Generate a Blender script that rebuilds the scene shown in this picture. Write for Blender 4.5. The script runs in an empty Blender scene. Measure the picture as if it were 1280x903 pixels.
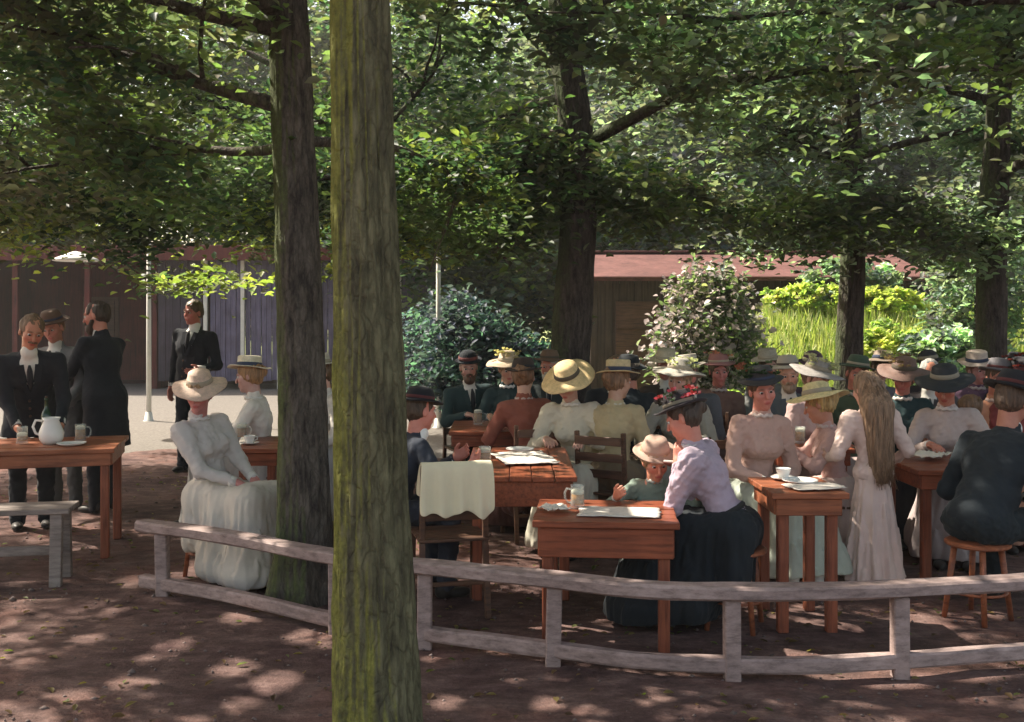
import bpy, bmesh, math, random
import numpy as np
from mathutils import Vector, Matrix, noise as mnoise
random.seed(7)
RNG = np.random.default_rng(11)
SC = bpy.context.scene
COL = SC.collection
PI = math.pi
R = math.radians
FPX, HOR, EYE = 1280.0, 395.0, 1.7
def wx(px, Y): return (px - 640.0) / FPX * Y
def wz(py, Y): return EYE - (py - HOR) / FPX * Y
def gy(py): return EYE * FPX / (py - HOR)

# ------------------------------------------------------------------ camera, world, sun
cam_d = bpy.data.cameras.new('camera'); cam = bpy.data.objects.new('camera', cam_d); COL.objects.link(cam)
cam.location = (0, 0, EYE); cam.rotation_euler = (R(90), 0, 0)
cam_d.sensor_width = 36; cam_d.lens = 36.0; cam_d.shift_y = -(451.5 - HOR) / 1280.0
cam_d.clip_start = 0.05; cam_d.clip_end = 2000
SC.camera = cam
SUN = Vector((-0.78, 0.42, 1.0)).normalized()
w = bpy.data.worlds.new('World'); SC.world = w; w.use_nodes = True
nt = w.node_tree; bg = nt.nodes['Background']
sky = nt.nodes.new('ShaderNodeTexSky'); sky.sky_type = 'NISHITA'; sky.sun_disc = False
sky.sun_elevation = math.asin(SUN.z); sky.sun_rotation = math.atan2(SUN.x, SUN.y)
sky.air_density = 1.0; sky.dust_density = 2.5; sky.ozone_density = 0.6
tm = nt.nodes.new('ShaderNodeMixRGB'); tm.blend_type = 'MULTIPLY'; tm.inputs[0].default_value = 1; tm.inputs[2].default_value = (1.0, .85, .69, 1)
nt.links.new(sky.outputs[0], tm.inputs[1]); nt.links.new(tm.outputs[0], bg.inputs[0]); bg.inputs[1].default_value = 0.15
sl = bpy.data.lights.new('sun', 'SUN'); sl.energy = 4.3; sl.angle = R(0.6); sl.color = (1, .92, .78)
so = bpy.data.objects.new('sun', sl); COL.objects.link(so)
so.rotation_euler = SUN.to_track_quat('Z', 'Y').to_euler(); so.location = (0, 0, 20)
SC.view_settings.view_transform = 'Standard'; SC.view_settings.look = 'None'
SC.view_settings.gamma = 1; SC.view_settings.exposure = 1.52
SC.render.engine = 'CYCLES'
cy = SC.cycles; cy.max_bounces = 7; cy.diffuse_bounces = 4; cy.glossy_bounces = 2; cy.transmission_bounces = 5
cy.transparent_max_bounces = 6; cy.caustics_reflective = False; cy.caustics_refractive = False
cy.sample_clamp_indirect = 6
try:
    cy.use_denoising = True; cy.denoiser = 'OPENIMAGEDENOISE'
except Exception: pass

# ------------------------------------------------------------------ helpers
def tag(o, label=None, cat=None, group=None, kind=None):
    if label: o['label'] = label
    if cat: o['category'] = cat
    if group: o['group'] = group
    if kind: o['kind'] = kind
    return o
def empty(name, loc=(0, 0, 0), rz=0, label=None, cat=None, group=None):
    o = bpy.data.objects.new(name, None); COL.objects.link(o)
    o.empty_display_size = .1
    o.location = loc; o.rotation_euler = (0, 0, rz); tag(o, label, cat, group)
    return o
def mesh_obj(name, V, Fc, mat, parent=None, smooth=True, attr=None):
    me = bpy.data.meshes.new(name)
    V = np.asarray(V, dtype=np.float32)
    if isinstance(Fc, np.ndarray) and Fc.ndim == 2:
        nf, k = Fc.shape
        me.vertices.add(len(V)); me.vertices.foreach_set('co', V.ravel())
        me.loops.add(nf * k); me.loops.foreach_set('vertex_index', Fc.astype(np.int32).ravel())
        me.polygons.add(nf); me.polygons.foreach_set('loop_start', np.arange(0, nf * k, k, dtype=np.int32))
        me.polygons.foreach_set('loop_total', np.full(nf, k, dtype=np.int32))
        me.update(calc_edges=True)
    else:
        me.from_pydata([tuple(v) for v in V], [], [tuple(f) for f in Fc]); me.update()
    if smooth: me.polygons.foreach_set('use_smooth', np.ones(len(me.polygons), dtype=bool))
    if attr is not None:
        a = me.attributes.new('Col', 'FLOAT_COLOR', 'POINT')
        c = np.ones((len(V), 4), dtype=np.float32); c[:, :3] = attr; a.data.foreach_set('color', c.ravel())
    me.validate()
    o = bpy.data.objects.new(name, me); COL.objects.link(o)
    if mat: me.materials.append(mat)
    if parent: o.parent = parent
    return o
class MB:
    """collects boxes, tubes and lathes into one mesh"""
    def __init__(s): s.v = []; s.f = []
    def add(s, V, Fc):
        b = len(s.v); s.v += [tuple(v) for v in V]; s.f += [tuple(b + i for i in f) for f in Fc]; return s
    def box(s, c, size, rot=None, bev=.004):
        hx, hy, hz = size[0] / 2, size[1] / 2, size[2] / 2
        b = min(bev, hx * .45, hy * .45, hz * .45)
        bm = bmesh.new()
        bmesh.ops.create_cube(bm, size=1)
        for v in bm.verts: v.co = Vector((v.co.x * 2 * hx, v.co.y * 2 * hy, v.co.z * 2 * hz))
        if b > 0: bmesh.ops.bevel(bm, geom=bm.edges[:], offset=b, segments=1, affect='EDGES', profile=.5)
        M = rot.to_3x3() if rot is not None else Matrix.Identity(3)
        c = Vector(c)
        bm.verts.ensure_lookup_table()
        V = [M @ v.co + c for v in bm.verts]; Fc = [[v.index for v in f.verts] for f in bm.faces]
        bm.free(); return s.add(V, Fc)
    def bar(s, a, b, w, h, bev=.004, up=Vector((0, 0, 1))):
        a, b = Vector(a), Vector(b); d = (b - a); L = d.length; d.normalize()
        sx = d.cross(up)
        if sx.length < 1e-3: sx = d.cross(Vector((0, 1, 0)))
        sx.normalize(); uz = sx.cross(d)
        M = Matrix((sx, d, uz)).transposed()
        return s.box((a + b) / 2, (w, L, h), M, bev)
    def tube(s, pts, rad, n=10, cap=True):
        P = [Vector(p) for p in pts]; rings = []
        if not hasattr(rad, '__len__'): rad = [rad] * len(P)
        V = []; prev = None
        for i, p in enumerate(P):
            d = (P[min(i + 1, len(P) - 1)] - P[max(i - 1, 0)]).normalized()
            if prev is None: x = d.orthogonal().normalized()
            else:
                x = prev - d * prev.dot(d)
                x = x.normalized() if x.length > 1e-6 else d.orthogonal().normalized()
            prev = x; y = d.cross(x)
            for k in range(n):
                a = 2 * PI * k / n; V.append(p + (x * math.cos(a) + y * math.sin(a)) * rad[i])
        Fc = []
        for i in range(len(P) - 1):
            for k in range(n):
                k2 = (k + 1) % n; Fc.append((i * n + k, i * n + k2, (i + 1) * n + k2, (i + 1) * n + k))
        if cap: Fc.append(tuple(range(n))[::-1]); Fc.append(tuple((len(P) - 1) * n + k for k in range(n)))
        return s.add(V, Fc)
    def lathe(s, prof, n=28, M=None, wave=None):
        V = []; Fc = []; m = len(prof)
        for k in range(n):
            a = 2 * PI * k / n
            for (r, z) in prof:
                zz = z + (wave(a, r) if wave else 0)
                v = Vector((r * math.cos(a), r * math.sin(a), zz)); V.append(M @ v if M is not None else v)
        for k in range(n):
            k2 = (k + 1) % n
            for j in range(m - 1): Fc.append((k * m + j, k2 * m + j, k2 * m + j + 1, k * m + j + 1))
        return s.add(V, Fc)
    def build(s, name, mat, parent=None, smooth=False):
        o = mesh_obj(name, s.v, s.f, mat, parent, smooth); return o

# ------------------------------------------------------------------ materials
def new_mat(name):
    m = bpy.data.materials.new(name); m.use_nodes = True
    n = m.node_tree; b = n.nodes['Principled BSDF']; return m, n, b
def ramp(n, fac, stops):
    r = n.nodes.new('ShaderNodeValToRGB'); e = r.color_ramp.elements
    while len(e) > 1: e.remove(e[-1])
    for i, (p, c) in enumerate(stops):
        el = e[0] if i == 0 else e.new(p)
        el.position = p; el.color = (*c, 1)
    n.links.new(fac, r.inputs[0]); return r.outputs[0]
def tex_noise(n, scale, detail=5, rough=.6, vec=None, obj=True, stretch=None):
    tc = n.nodes.new('ShaderNodeTexCoord'); t = n.nodes.new('ShaderNodeTexNoise')
    t.inputs['Scale'].default_value = scale; t.inputs['Detail'].default_value = detail; t.inputs['Roughness'].default_value = rough
    src = tc.outputs['Object']
    if stretch:
        mp = n.nodes.new('ShaderNodeMapping'); mp.inputs['Scale'].default_value = stretch
        n.links.new(src, mp.inputs[0]); src = mp.outputs[0]
    n.links.new(src, t.inputs['Vector']); return t.outputs['Fac']
def bump(n, b, h, strength=.3, dist=.01):
    bp = n.nodes.new('ShaderNodeBump'); bp.inputs['Strength'].default_value = strength; bp.inputs['Distance'].default_value = dist
    n.links.new(h, bp.inputs['Height']); n.links.new(bp.outputs[0], b.inputs['Normal'])
def mul(c, k): return tuple(min(1, x * k) for x in c)
def mixc(a, b, t): return tuple(x * (1 - t) + y * t for x, y in zip(a, b))
_fab = {}
def fabric(c, rough=.9, var=.35, scale=9, c2=None):
    var *= .4
    key = (c, rough, var, scale, c2)
    if key in _fab: return _fab[key]
    m, n, b = new_mat('fabric')
    f = tex_noise(n, scale, 6, .65)
    out = ramp(n, f, [(.3, mul(c, 1 - var)), (.55, c), (.72, c2 or mul(c, 1 + var * .6))])
    n.links.new(out, b.inputs['Base Color']); b.inputs['Roughness'].default_value = rough
    try: b.inputs['Sheen Weight'].default_value = .06
    except Exception: pass
    b.inputs['Specular IOR Level'].default_value = .2
    f2 = tex_noise(n, 160, 3, .6); bump(n, b, f2, .35, .004)
    _fab[key] = m; return m
def wood(name, c, c2, rough=.6, stretch=(1, 12, 12), scale=3, spec=.35):
    m, n, b = new_mat(name)
    f = tex_noise(n, scale, 8, .7, stretch=stretch)
    f2 = tex_noise(n, 2.2, 4, .6)
    o1 = ramp(n, f, [(.3, c2), (.5, c), (.7, mul(c, 1.35))])
    mx = n.nodes.new('ShaderNodeMixRGB'); mx.blend_type = 'MULTIPLY'; mx.inputs[0].default_value = .6
    n.links.new(o1, mx.inputs[1]); n.links.new(ramp(n, f2, [(.35, (.45, .42, .42)), (.65, (1, 1, 1))]), mx.inputs[2])
    n.links.new(mx.outputs[0], b.inputs['Base Color']); b.inputs['Roughness'].default_value = rough
    b.inputs['Specular IOR Level'].default_value = spec
    bump(n, b, f, .35, .004); return m
def plain(name, c, rough=.6, var=.15, scale=12, spec=.4, bmp=.15):
    m, n, b = new_mat(name); f = tex_noise(n, scale, 5, .6)
    n.links.new(ramp(n, f, [(.3, mul(c, 1 - var)), (.7, mul(c, 1 + var))]), b.inputs['Base Color'])
    b.inputs['Roughness'].default_value = rough; b.inputs['Specular IOR Level'].default_value = spec
    if bmp: bump(n, b, f, bmp, .003)
    return m
M_LEGW = wood('red_stained_upright_wood', (.28, .085, .045), (.12, .036, .022), .45, stretch=(14, 14, 1))
M_RED = wood('red_stained_wood', (.30, .085, .042), (.12, .035, .02), .38, stretch=(1, 14, 14))
M_REDY = wood('red_stained_wood_lengthwise', (.30, .088, .042), (.12, .035, .02), .38, stretch=(14, 1, 14))
M_ORW = wood('orange_worn_wood', (.34, .115, .055), (.16, .05, .028), .42)
M_GREYW = wood('weathered_grey_wood', (.28, .235, .21), (.14, .11, .10), .8, stretch=(2, 9, 14), spec=.2)
M_RAIL = wood('weathered_mauve_paint', (.36, .27, .25), (.18, .13, .12), .75, stretch=(4, 6, 12), spec=.25)
M_BRW = wood('brown_chair_wood', (.13, .065, .04), (.05, .028, .02), .5)
M_WHITE = plain('white_ceramic', (.8, .78, .74), .25, .04)
M_CLOTH = fabric((.72, .66, .58), .9, .12)
M_PAPER = plain('paper', (.66, .60, .54), .85, .12, 30)
M_POLE = plain('pale_paint', (.62, .60, .55), .6, .12, 6)
def glass_mat(name, c, rough=.05):
    m, n, b = new_mat(name); b.inputs['Base Color'].default_value = (*c, 1); b.inputs['Roughness'].default_value = rough
    tp = n.nodes.new('ShaderNodeBsdfTransparent'); tp.inputs[0].default_value = (.93, .95, .93, 1); mx = n.nodes.new('ShaderNodeMixShader'); mx.inputs[0].default_value = .18
    n.links.new(tp.outputs[0], mx.inputs[1]); n.links.new(b.outputs[0], mx.inputs[2]); n.links.new(mx.outputs[0], n.nodes['Material Output'].inputs['Surface']); return m
M_GLASS = glass_mat('drinking_glass', (.9, .93, .9)); M_BEER = plain('amber_beer', (.45, .2, .04), .15, .1)
M_FOAM = plain('beer_foam', (.8, .76, .66), .9, .06)

# skin
def skin_mat():
    m, n, b = new_mat('skin'); a = n.nodes.new('ShaderNodeAttribute'); a.attribute_name = 'Col'
    f = tex_noise(n, 22, 4, .6); mx = n.nodes.new('ShaderNodeMixRGB'); mx.blend_type = 'MULTIPLY'; mx.inputs[0].default_value = .5
    n.links.new(a.outputs['Color'], mx.inputs[1]); n.links.new(ramp(n, f, [(.3, (.8, .62, .58)), (.65, (1, 1, 1))]), mx.inputs[2])
    n.links.new(mx.outputs[0], b.inputs['Base Color']); b.inputs['Roughness'].default_value = .5
    b.inputs['Subsurface Weight'].default_value = 0.0; return m
M_SKIN = skin_mat()
M_EYEW = plain('eye_white', (.6, .56, .52), .25, .02); M_IRIS = plain('iris', (.03, .02, .015), .2, .1)
def hair_mat(c):
    m, n, b = new_mat('hair'); f = tex_noise(n, 6, 6, .7, stretch=(9, 9, 1))
    n.links.new(ramp(n, f, [(.32, mul(c, .45)), (.5, c), (.68, mul(c, 1.7))]), b.inputs['Base Color'])
    b.inputs['Roughness'].default_value = .55; bump(n, b, f, .8, .01); return m
_hm = {}
def hair(c):
    if c not in _hm: _hm[c] = hair_mat(c)
    return _hm[c]
def straw_mat(c):
    m, n, b = new_mat('straw'); tc = n.nodes.new('ShaderNodeTexCoord'); wv = n.nodes.new('ShaderNodeTexWave')
    wv.wave_type = 'BANDS'; wv.bands_direction = 'Z'; wv.inputs['Scale'].default_value = 60; wv.inputs['Distortion'].default_value = 3
    n.links.new(tc.outputs['Object'], wv.inputs[0]); f = tex_noise(n, 35, 5, .7)
    mm = n.nodes.new('ShaderNodeMath'); mm.operation = 'MULTIPLY_ADD'; mm.inputs[1].default_value = .35
    n.links.new(wv.outputs['Fac'], mm.inputs[0]); n.links.new(f, mm.inputs[2])
    n.links.new(ramp(n, mm.outputs[0], [(.35, mul(c, .55)), (.6, c), (.9, mul(c, 1.25))]), b.inputs['Base Color'])
    b.inputs['Roughness'].default_value = .7; bump(n, b, mm.outputs[0], .5, .004); return m
_st = {}
def straw(c):
    if c not in _st: _st[c] = straw_mat(c)
    return _st[c]

def leaf_mat(name, trans=.5, tt=(1.45, 1.75, .75, 1)):
    m, n, b = new_mat(name); a = n.nodes.new('ShaderNodeAttribute'); a.attribute_name = 'Col'
    out = n.nodes['Material Output']
    b.inputs['Roughness'].default_value = .5; b.inputs['Specular IOR Level'].default_value = .35
    tr = n.nodes.new('ShaderNodeBsdfTranslucent'); mx = n.nodes.new('ShaderNodeMixShader'); mx.inputs[0].default_value = trans
    tint = n.nodes.new('ShaderNodeMixRGB'); tint.blend_type = 'MULTIPLY'; tint.inputs[0].default_value = 1
    tint.inputs[2].default_value = tt
    n.links.new(a.outputs['Color'], b.inputs['Base Color']); n.links.new(a.outputs['Color'], tint.inputs[1])
    n.links.new(tint.outputs[0], tr.inputs['Color'])
    n.links.new(b.outputs[0], mx.inputs[1]); n.links.new(tr.outputs[0], mx.inputs[2]); n.links.new(mx.outputs[0], out.inputs['Surface'])
    return m
M_LEAF = leaf_mat('leaf')
M_GRASS = leaf_mat('grass', .35)
M_BLOSSOM = leaf_mat('blossom_petal', .3, (1, 1, 1, 1))
def bark_mat(base, dark, moss, amount):
    m, n, b = new_mat('bark')
    f = tex_noise(n, 7, 9, .72, stretch=(3.4, 3.4, .8)); g = tex_noise(n, 2.1, 5, .65, stretch=(1.4, 1.4, .35)); g2 = tex_noise(n, 26, 6, .7)
    tcv = n.nodes.new('ShaderNodeTexCoord'); mpv = n.nodes.new('ShaderNodeMapping'); mpv.inputs['Scale'].default_value = (1, 1, .2)
    nz = n.nodes.new('ShaderNodeTexNoise'); nz.inputs['Scale'].default_value = 9; nz.inputs['Detail'].default_value = 4
    ad0 = n.nodes.new('ShaderNodeMixRGB'); ad0.blend_type = 'ADD'; ad0.inputs[0].default_value = .09
    n.links.new(tcv.outputs['Object'], mpv.inputs[0]); n.links.new(tcv.outputs['Object'], nz.inputs['Vector'])
    n.links.new(mpv.outputs[0], ad0.inputs[1]); n.links.new(nz.outputs['Color'], ad0.inputs[2])
    vo = n.nodes.new('ShaderNodeTexVoronoi'); vo.feature = 'DISTANCE_TO_EDGE'; vo.inputs['Scale'].default_value = 26; n.links.new(ad0.outputs[0], vo.inputs['Vector'])
    crk = ramp(n, vo.outputs['Distance'], [(0, (0, 0, 0)), (.16, (.8, .8, .8)), (.4, (1, 1, 1))])
    c0 = ramp(n, f, [(.33, dark), (.5, base), (.68, mul(base, 1.7))])
    cm = n.nodes.new('ShaderNodeMixRGB'); cm.blend_type = 'MULTIPLY'; cm.inputs[0].default_value = .3
    n.links.new(c0, cm.inputs[1]); n.links.new(crk, cm.inputs[2]); c1 = cm.outputs[0]
    geo = n.nodes.new('ShaderNodeNewGeometry'); dp = n.nodes.new('ShaderNodeVectorMath'); dp.operation = 'DOT_PRODUCT'
    dp.inputs[1].default_value = (-.86, -.5, .05); n.links.new(geo.outputs['Normal'], dp.inputs[0])  # moss towards the left; its yellow-green also paints in the sunlit edge
    md = n.nodes.new('ShaderNodeMath'); md.operation = 'MULTIPLY_ADD'; md.inputs[1].default_value = .42; md.inputs[2].default_value = amount
    n.links.new(dp.outputs['Value'], md.inputs[0])
    ad = n.nodes.new('ShaderNodeMath'); ad.operation = 'ADD'; n.links.new(md.outputs[0], ad.inputs[0]); n.links.new(g, ad.inputs[1])
    ad2 = n.nodes.new('ShaderNodeMath'); ad2.operation = 'MULTIPLY_ADD'; ad2.inputs[1].default_value = .35
    n.links.new(g2, ad2.inputs[0]); n.links.new(ad.outputs[0], ad2.inputs[2])
    moss_sun_fac = ramp(n, ad2.outputs[0], [(.78, (0, 0, 0)), (1.0, (1, 1, 1))])
    moss_sun_c = ramp(n, g2, [(.3, mul(moss, .5)), (.6, moss), (.75, mul(moss, 1.4))])
    mx = n.nodes.new('ShaderNodeMixRGB'); n.links.new(moss_sun_fac, mx.inputs[0]); n.links.new(c1, mx.inputs[1]); n.links.new(moss_sun_c, mx.inputs[2])
    n.links.new(mx.outputs[0], b.inputs['Base Color']); b.inputs['Roughness'].default_value = .9; b.inputs['Specular IOR Level'].default_value = .15
    hs_ = n.nodes.new('ShaderNodeMath'); hs_.operation = 'ADD'; n.links.new(f, hs_.inputs[0]); n.links.new(crk, hs_.inputs[1])
    bump(n, b, hs_.outputs[0], .65, .009); return m
M_BARK1 = bark_mat((.125, .115, .066), (.060, .052, .036), (.19, .19, .05), -.07)
M_BARK2 = bark_mat((.10, .085, .07), (.03, .025, .024), (.10, .12, .05), -.10)
M_BARK3 = bark_mat((.075, .06, .055), (.022, .018, .018), (.08, .10, .05), -.12)

# ------------------------------------------------------------------ ground and setting
def grid(x0, x1, y0, y1, nx, ny, zf):
    xs = np.linspace(x0, x1, nx); ys = np.linspace(y0, y1, ny)
    X, Y = np.meshgrid(xs, ys, indexing='ij'); Z = zf(X, Y)
    V = np.stack([X.ravel(), Y.ravel(), Z.ravel()], 1)
    i = np.arange(nx - 1)[:, None] * ny + np.arange(ny - 1)[None, :]
    Fc = np.stack([i, i + ny, i + ny + 1, i + 1], -1).reshape(-1, 4)
    return V, Fc
def earth_mat():
    m, n, b = new_mat('trodden_earth')
    f = tex_noise(n, .9, 7, .65); g = tex_noise(n, 5, 7, .7, stretch=(1, 1.8, 1)); s = tex_noise(n, 45, 5, .7)
    c1 = ramp(n, g, [(.3, (.066, .046, .045)), (.5, (.136, .091, .082)), (.7, (.23, .165, .15))])
    c2 = ramp(n, f, [(.35, (.55, .45, .48)), (.5, (1, .92, .9)), (.68, (1.25, .9, .8))])
    mx = n.nodes.new('ShaderNodeMixRGB'); mx.blend_type = 'MULTIPLY'; mx.inputs[0].default_value = 1
    n.links.new(c1, mx.inputs[1]); n.links.new(c2, mx.inputs[2])
    m2 = n.nodes.new('ShaderNodeMixRGB'); m2.blend_type = 'OVERLAY'; m2.inputs[0].default_value = .45
    n.links.new(mx.outputs[0], m2.inputs[1]); n.links.new(s, m2.inputs[2])
    n.links.new(m2.outputs[0], b.inputs['Base Color']); b.inputs['Roughness'].default_value = .95; b.inputs['Specular IOR Level'].default_value = .15
    mm = n.nodes.new('ShaderNodeMath'); mm.operation = 'ADD'; n.links.new(g, mm.inputs[0]); n.links.new(s, mm.inputs[1])
    bump(n, b, mm.outputs[0], .6, .03); return m
V, Fc = grid(-90, 90, -30, 140, 3, 3, lambda X, Y: X * 0 - .012)
tag(mesh_obj('ground', V, Fc, earth_mat()), kind='structure')
def und(X, Y): return .006 * np.sin(X * 3.1 + np.sin(Y * 2.3)) * np.sin(Y * 2.7 + X) + .004 * np.sin(X * 11 + Y * 5) * np.sin(Y * 13 - X * 4) + .002
V, Fc = grid(-9, 9, 1.5, 13, 260, 200, und)
tag(mesh_obj('trodden_ground', V, Fc, bpy.data.materials['trodden_earth']), kind='structure')
gm = plain('pale_gravel', (.17, .155, .14), .95, .3, 30, .1, .6)
V, Fc = grid(-22, .3, 12.2, 25.5, 60, 40, lambda X, Y: .012 + .006 * np.sin(X * 2) * np.sin(Y * 3) - .05 * np.clip(12.9 + .5 * np.sin(X * 1.3) - Y, 0, 1) - .05 * np.clip(X + .3, 0, 1))
tag(mesh_obj('gravel_yard', V, Fc, gm), kind='structure')
# grass bank before the shed
def bank_z(X, Y):
    up = np.clip((Y - 12.3) / 5.6, 0, 1); up = up * up * (3 - 2 * up)
    side = np.clip((X - 2.2 - (Y - 12.5) * .12) / 1.8, 0, 1); side = side * side * (3 - 2 * side)
    return 1.75 * up * side + .03 * np.sin(X * 2.1) * np.sin(Y * 1.7) * up * side - .02
V, Fc = grid(.8, 24, 12, 40, 120, 120, bank_z)
def lawn_mat():
    m, n, b = new_mat('lawn'); f = tex_noise(n, 1.5, 7, .7)
    n.links.new(ramp(n, f, [(.3, (.12, .17, .04)), (.5, (.24, .29, .08)), (.7, (.36, .37, .13))]), b.inputs['Base Color'])
    b.inputs['Roughness'].default_value = .9; bump(n, b, tex_noise(n, 30, 5, .7), .6, .04); return m
M_LAWN = lawn_mat()
tag(mesh_obj('grass_bank', V, Fc, M_LAWN), kind='structure')
V, Fc = grid(-60, 60, 28, 120, 4, 4, lambda X, Y: X * 0 - .004)
tag(mesh_obj('lawn', V, Fc, M_LAWN), kind='structure')

# ------------------------------------------------------------------ foliage engine
SDX, SDY, SDZ = SUN
# sun gaps: (target point, radius)
GAPS = []
def gap(px, py, r, z=0.0, e=1.0):
    Y = (EYE - z) * FPX / (py - HOR); GAPS.append((wx(px, Y), Y, z, r * (.75 if z == 0 else 1), e))
for a in [(60, 690, .1), (20, 800, .12), (160, 855, .12), (95, 870, .1), (300, 880, .12), (380, 780, .09), (560, 880, .12), (620, 815, .07), (680, 880, .12), (820, 880, .1), (1000, 790, .08), (1060, 870, .1), (1180, 780, .08), (45, 745, .13), (138, 765, .10), (215, 810, .16), (290, 835, .16), (345, 852, .17), (405, 808, .10), (110, 800, .12), (535, 822, .08),
          (690, 845, .11), (240, 900, .1), (950, 772, .12), (745, 775, .07), (885, 772, .06), (740, 893, .12), (640, 850, .08), (1200, 700, .10), (70, 745, .09), (180, 825, .1), (590, 700, .1)]: gap(*a)
gap(185, 620, .2, .46); gap(572, 600, .2, .78); gap(555, 612, .12, .7); gap(780, 650, .14, .66); gap(825, 645, .1, .66); gap(1085, 700, .12, .3)
gap(660, 580, .16, .75); gap(1000, 598, .16, .75); gap(70, 562, .12, .8); gap(720, 480, .13, 1.2); gap(735, 545, .12, .95)
gap(690, 712, .09, .44); gap(960, 735, .1, .44); gap(300, 575, .1, .8); gap(640, 465, .1, 1.25); gap(1045, 495, .1, 1.2)
gap(215, 480, .1, 1.3); gap(235, 560, .12, .95); gap(925, 560, .12, .95); gap(1190, 560, .12, .9); gap(1065, 560, .1, .9)
gap(260, 700, .13, .3); gap(1245, 490, .1, 1.1)
for px, py, Y, r in [(225, 345, 11.7, .55), (290, 338, 11.7, .6), (335, 350, 11.7, .45), (330, 342, 11.5, .35), (250, 348, 12, .35), (205, 310, 11.6, .35), (232, 130, 8, .28), (175, 175, 9, .3), (640, 80, 9, .3), (605, 150, 8.5, .22),
                     (530, 190, 8.5, .3), (520, 330, 10, .35), (830, 200, 10, .25), (930, 90, 10, .4), (1010, 130, 10.5, .4), (1180, 80, 10.5, .4), (1140, 240, 11.5, .4), (970, 115, 10, .35), (1095, 60, 11, .3), (880, 245, 10, .3), (460, 120, 7, .2)]:
    GAPS.append((wx(px, Y), Y, wz(py, Y), r, 1.0))
_rg = random.Random(3)
for q in range(26):
    Y = _rg.uniform(8, 12); GAPS.append((wx(_rg.uniform(560, 1280), Y), Y, wz(_rg.uniform(30, 300), Y), _rg.uniform(.18, .42), 1.0))
for q in range(9): GAPS.append((-.62, 3.55, .25 + q * .3, .045, 1.0))
def leaf_filter(P):
    keep = np.ones(len(P), bool)
    for (tx, ty, tz, r, e) in GAPS:
        t = (P[:, 2] - tz) / SDZ
        dx = P[:, 0] - t * SDX - tx; dy = P[:, 1] - t * SDY - ty
        keep &= ~((dx * dx + dy * dy * .6 < r * r) & (t > 0))
    # open sky over the bank and part of the yard
    t = P[:, 2] / SDZ; gx = P[:, 0] - t * SDX; gyy = P[:, 1] - t * SDY
    rnd = RNG.random(len(P))
    bank = (gx > 2.2) & (gx < 12) & (gyy > 12.0) & (gyy < 20.5)
    keep &= ~(bank & (rnd < .985))
    yard = (gx > -14) & (gx < -1.5) & (gyy > 13.2) & (gyy < 22)
    keep &= ~(yard & (rnd < .35))
    return keep
def leaves_mesh(name, P, size, cols, parent, mat, flat=.5, simple=False, aspect=.55, filt=True, droop=.3):
    if filt:
        k = leaf_filter(P); P = P[k]; size = size[k]; cols = cols[k]
    n = len(P)
    if n == 0: return None
    a = RNG.random(n) * 2 * PI
    up = np.stack([RNG.normal(0, flat, n), RNG.normal(0, flat, n), np.ones(n)], 1); up /= np.linalg.norm(up, axis=1)[:, None]
    d = np.stack([np.cos(a), np.sin(a), RNG.normal(-droop, .3, n)], 1)
    d -= up * (d * up).sum(1)[:, None]; d /= np.linalg.norm(d, axis=1)[:, None]
    s = np.cross(up, d); L = size[:, None]; W = L * aspect
    if simple:
        V = np.stack([P - d * L * .5, P + s * W * .5 - up * L * .05, P + d * L * .5, P - s * W * .5 - up * L * .05], 1)
        F_ = np.arange(n * 4).reshape(n, 4); k = 4
    else:
        fold = up * W * .16
        V = np.stack([P - d * L * .5, P - d * L * .12 + s * W * .5 + fold, P + d * L * .22 + s * W * .36 + fold, P + d * L * .5 - up * L * .1,
                      P + d * L * .22 - s * W * .36 + fold, P - d * L * .12 - s * W * .5 + fold], 1)
        b = np.arange(n)[:, None] * 6; F_ = np.concatenate([b + np.array([[0, 1, 2, 3]]), b + np.array([[0, 3, 4, 5]])], 0); k = 6
    C = np.repeat(cols, k, axis=0)
    return mesh_obj(name, V.reshape(-1, 3), F_, mat, parent, smooth=False, attr=C)

GREENS = np.array([(.045, .062, .050), (.050, .074, .040), (.062, .086, .046), (.040, .070, .054), (.078, .100, .048), (.058, .066, .050), (.080, .078, .066), (.046, .078, .048), (.15, .18, .06)])  # last tone paints sunlit yellow-green clumps into the crown
BLUES = np.array([(.044, .062, .060), (.058, .080, .074), (.066, .072, .074), (.11, .145, .135), (.068, .084, .060), (.070, .072, .078), (.19, .235, .22), (.066, .080, .056)])
SUNLIT_LIME = np.array([(.17, .20, .06), (.12, .15, .05), (.21, .23, .07)])  # leaf colours standing in for sun on the low boughs
LEAFK = 1.7
def clump_cols(nc, n, pal, origin_idx, pos=None):
    ki = RNG.integers(0, len(pal), nc); lum = np.ones((nc, 1))
    if pos is not None:      # neighbouring boughs share their tone, so the crown reads in broad masses
        q = pos[:nc] * .55; t = np.sin(q[:, 0] * 1.9 + np.sin(q[:, 1] * 1.3)) + np.sin(q[:, 1] * 2.3 + q[:, 2] * 2.9 + 1) + np.sin(q[:, 2] * 3.7 + q[:, 0])
        ki = np.where(RNG.random(nc) < .72, (np.clip((t + 3) / 6, 0, .999) * len(pal)).astype(int), ki)
        lum = (1 + .38 * np.sin(t * 2.1))[:, None]
    base = pal[ki] * LEAFK * lum * RNG.uniform(.8, 1.2, (nc, 1))
    c = base[origin_idx] * RNG.uniform(.75, 1.3, (n, 1)) * RNG.uniform(.9, 1.1, (n, 3))
    return c
def curve_pts(p0, d0, L, n, droop, wob):
    pts = [Vector(p0)]; d = Vector(d0).normalized(); st = L / n
    for i in range(n):
        d = (d + Vector((random.gauss(0, wob), random.gauss(0, wob), random.gauss(0, wob * .6) - droop))).normalized()
        pts.append(pts[-1] + d * st)
    return pts
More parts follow.
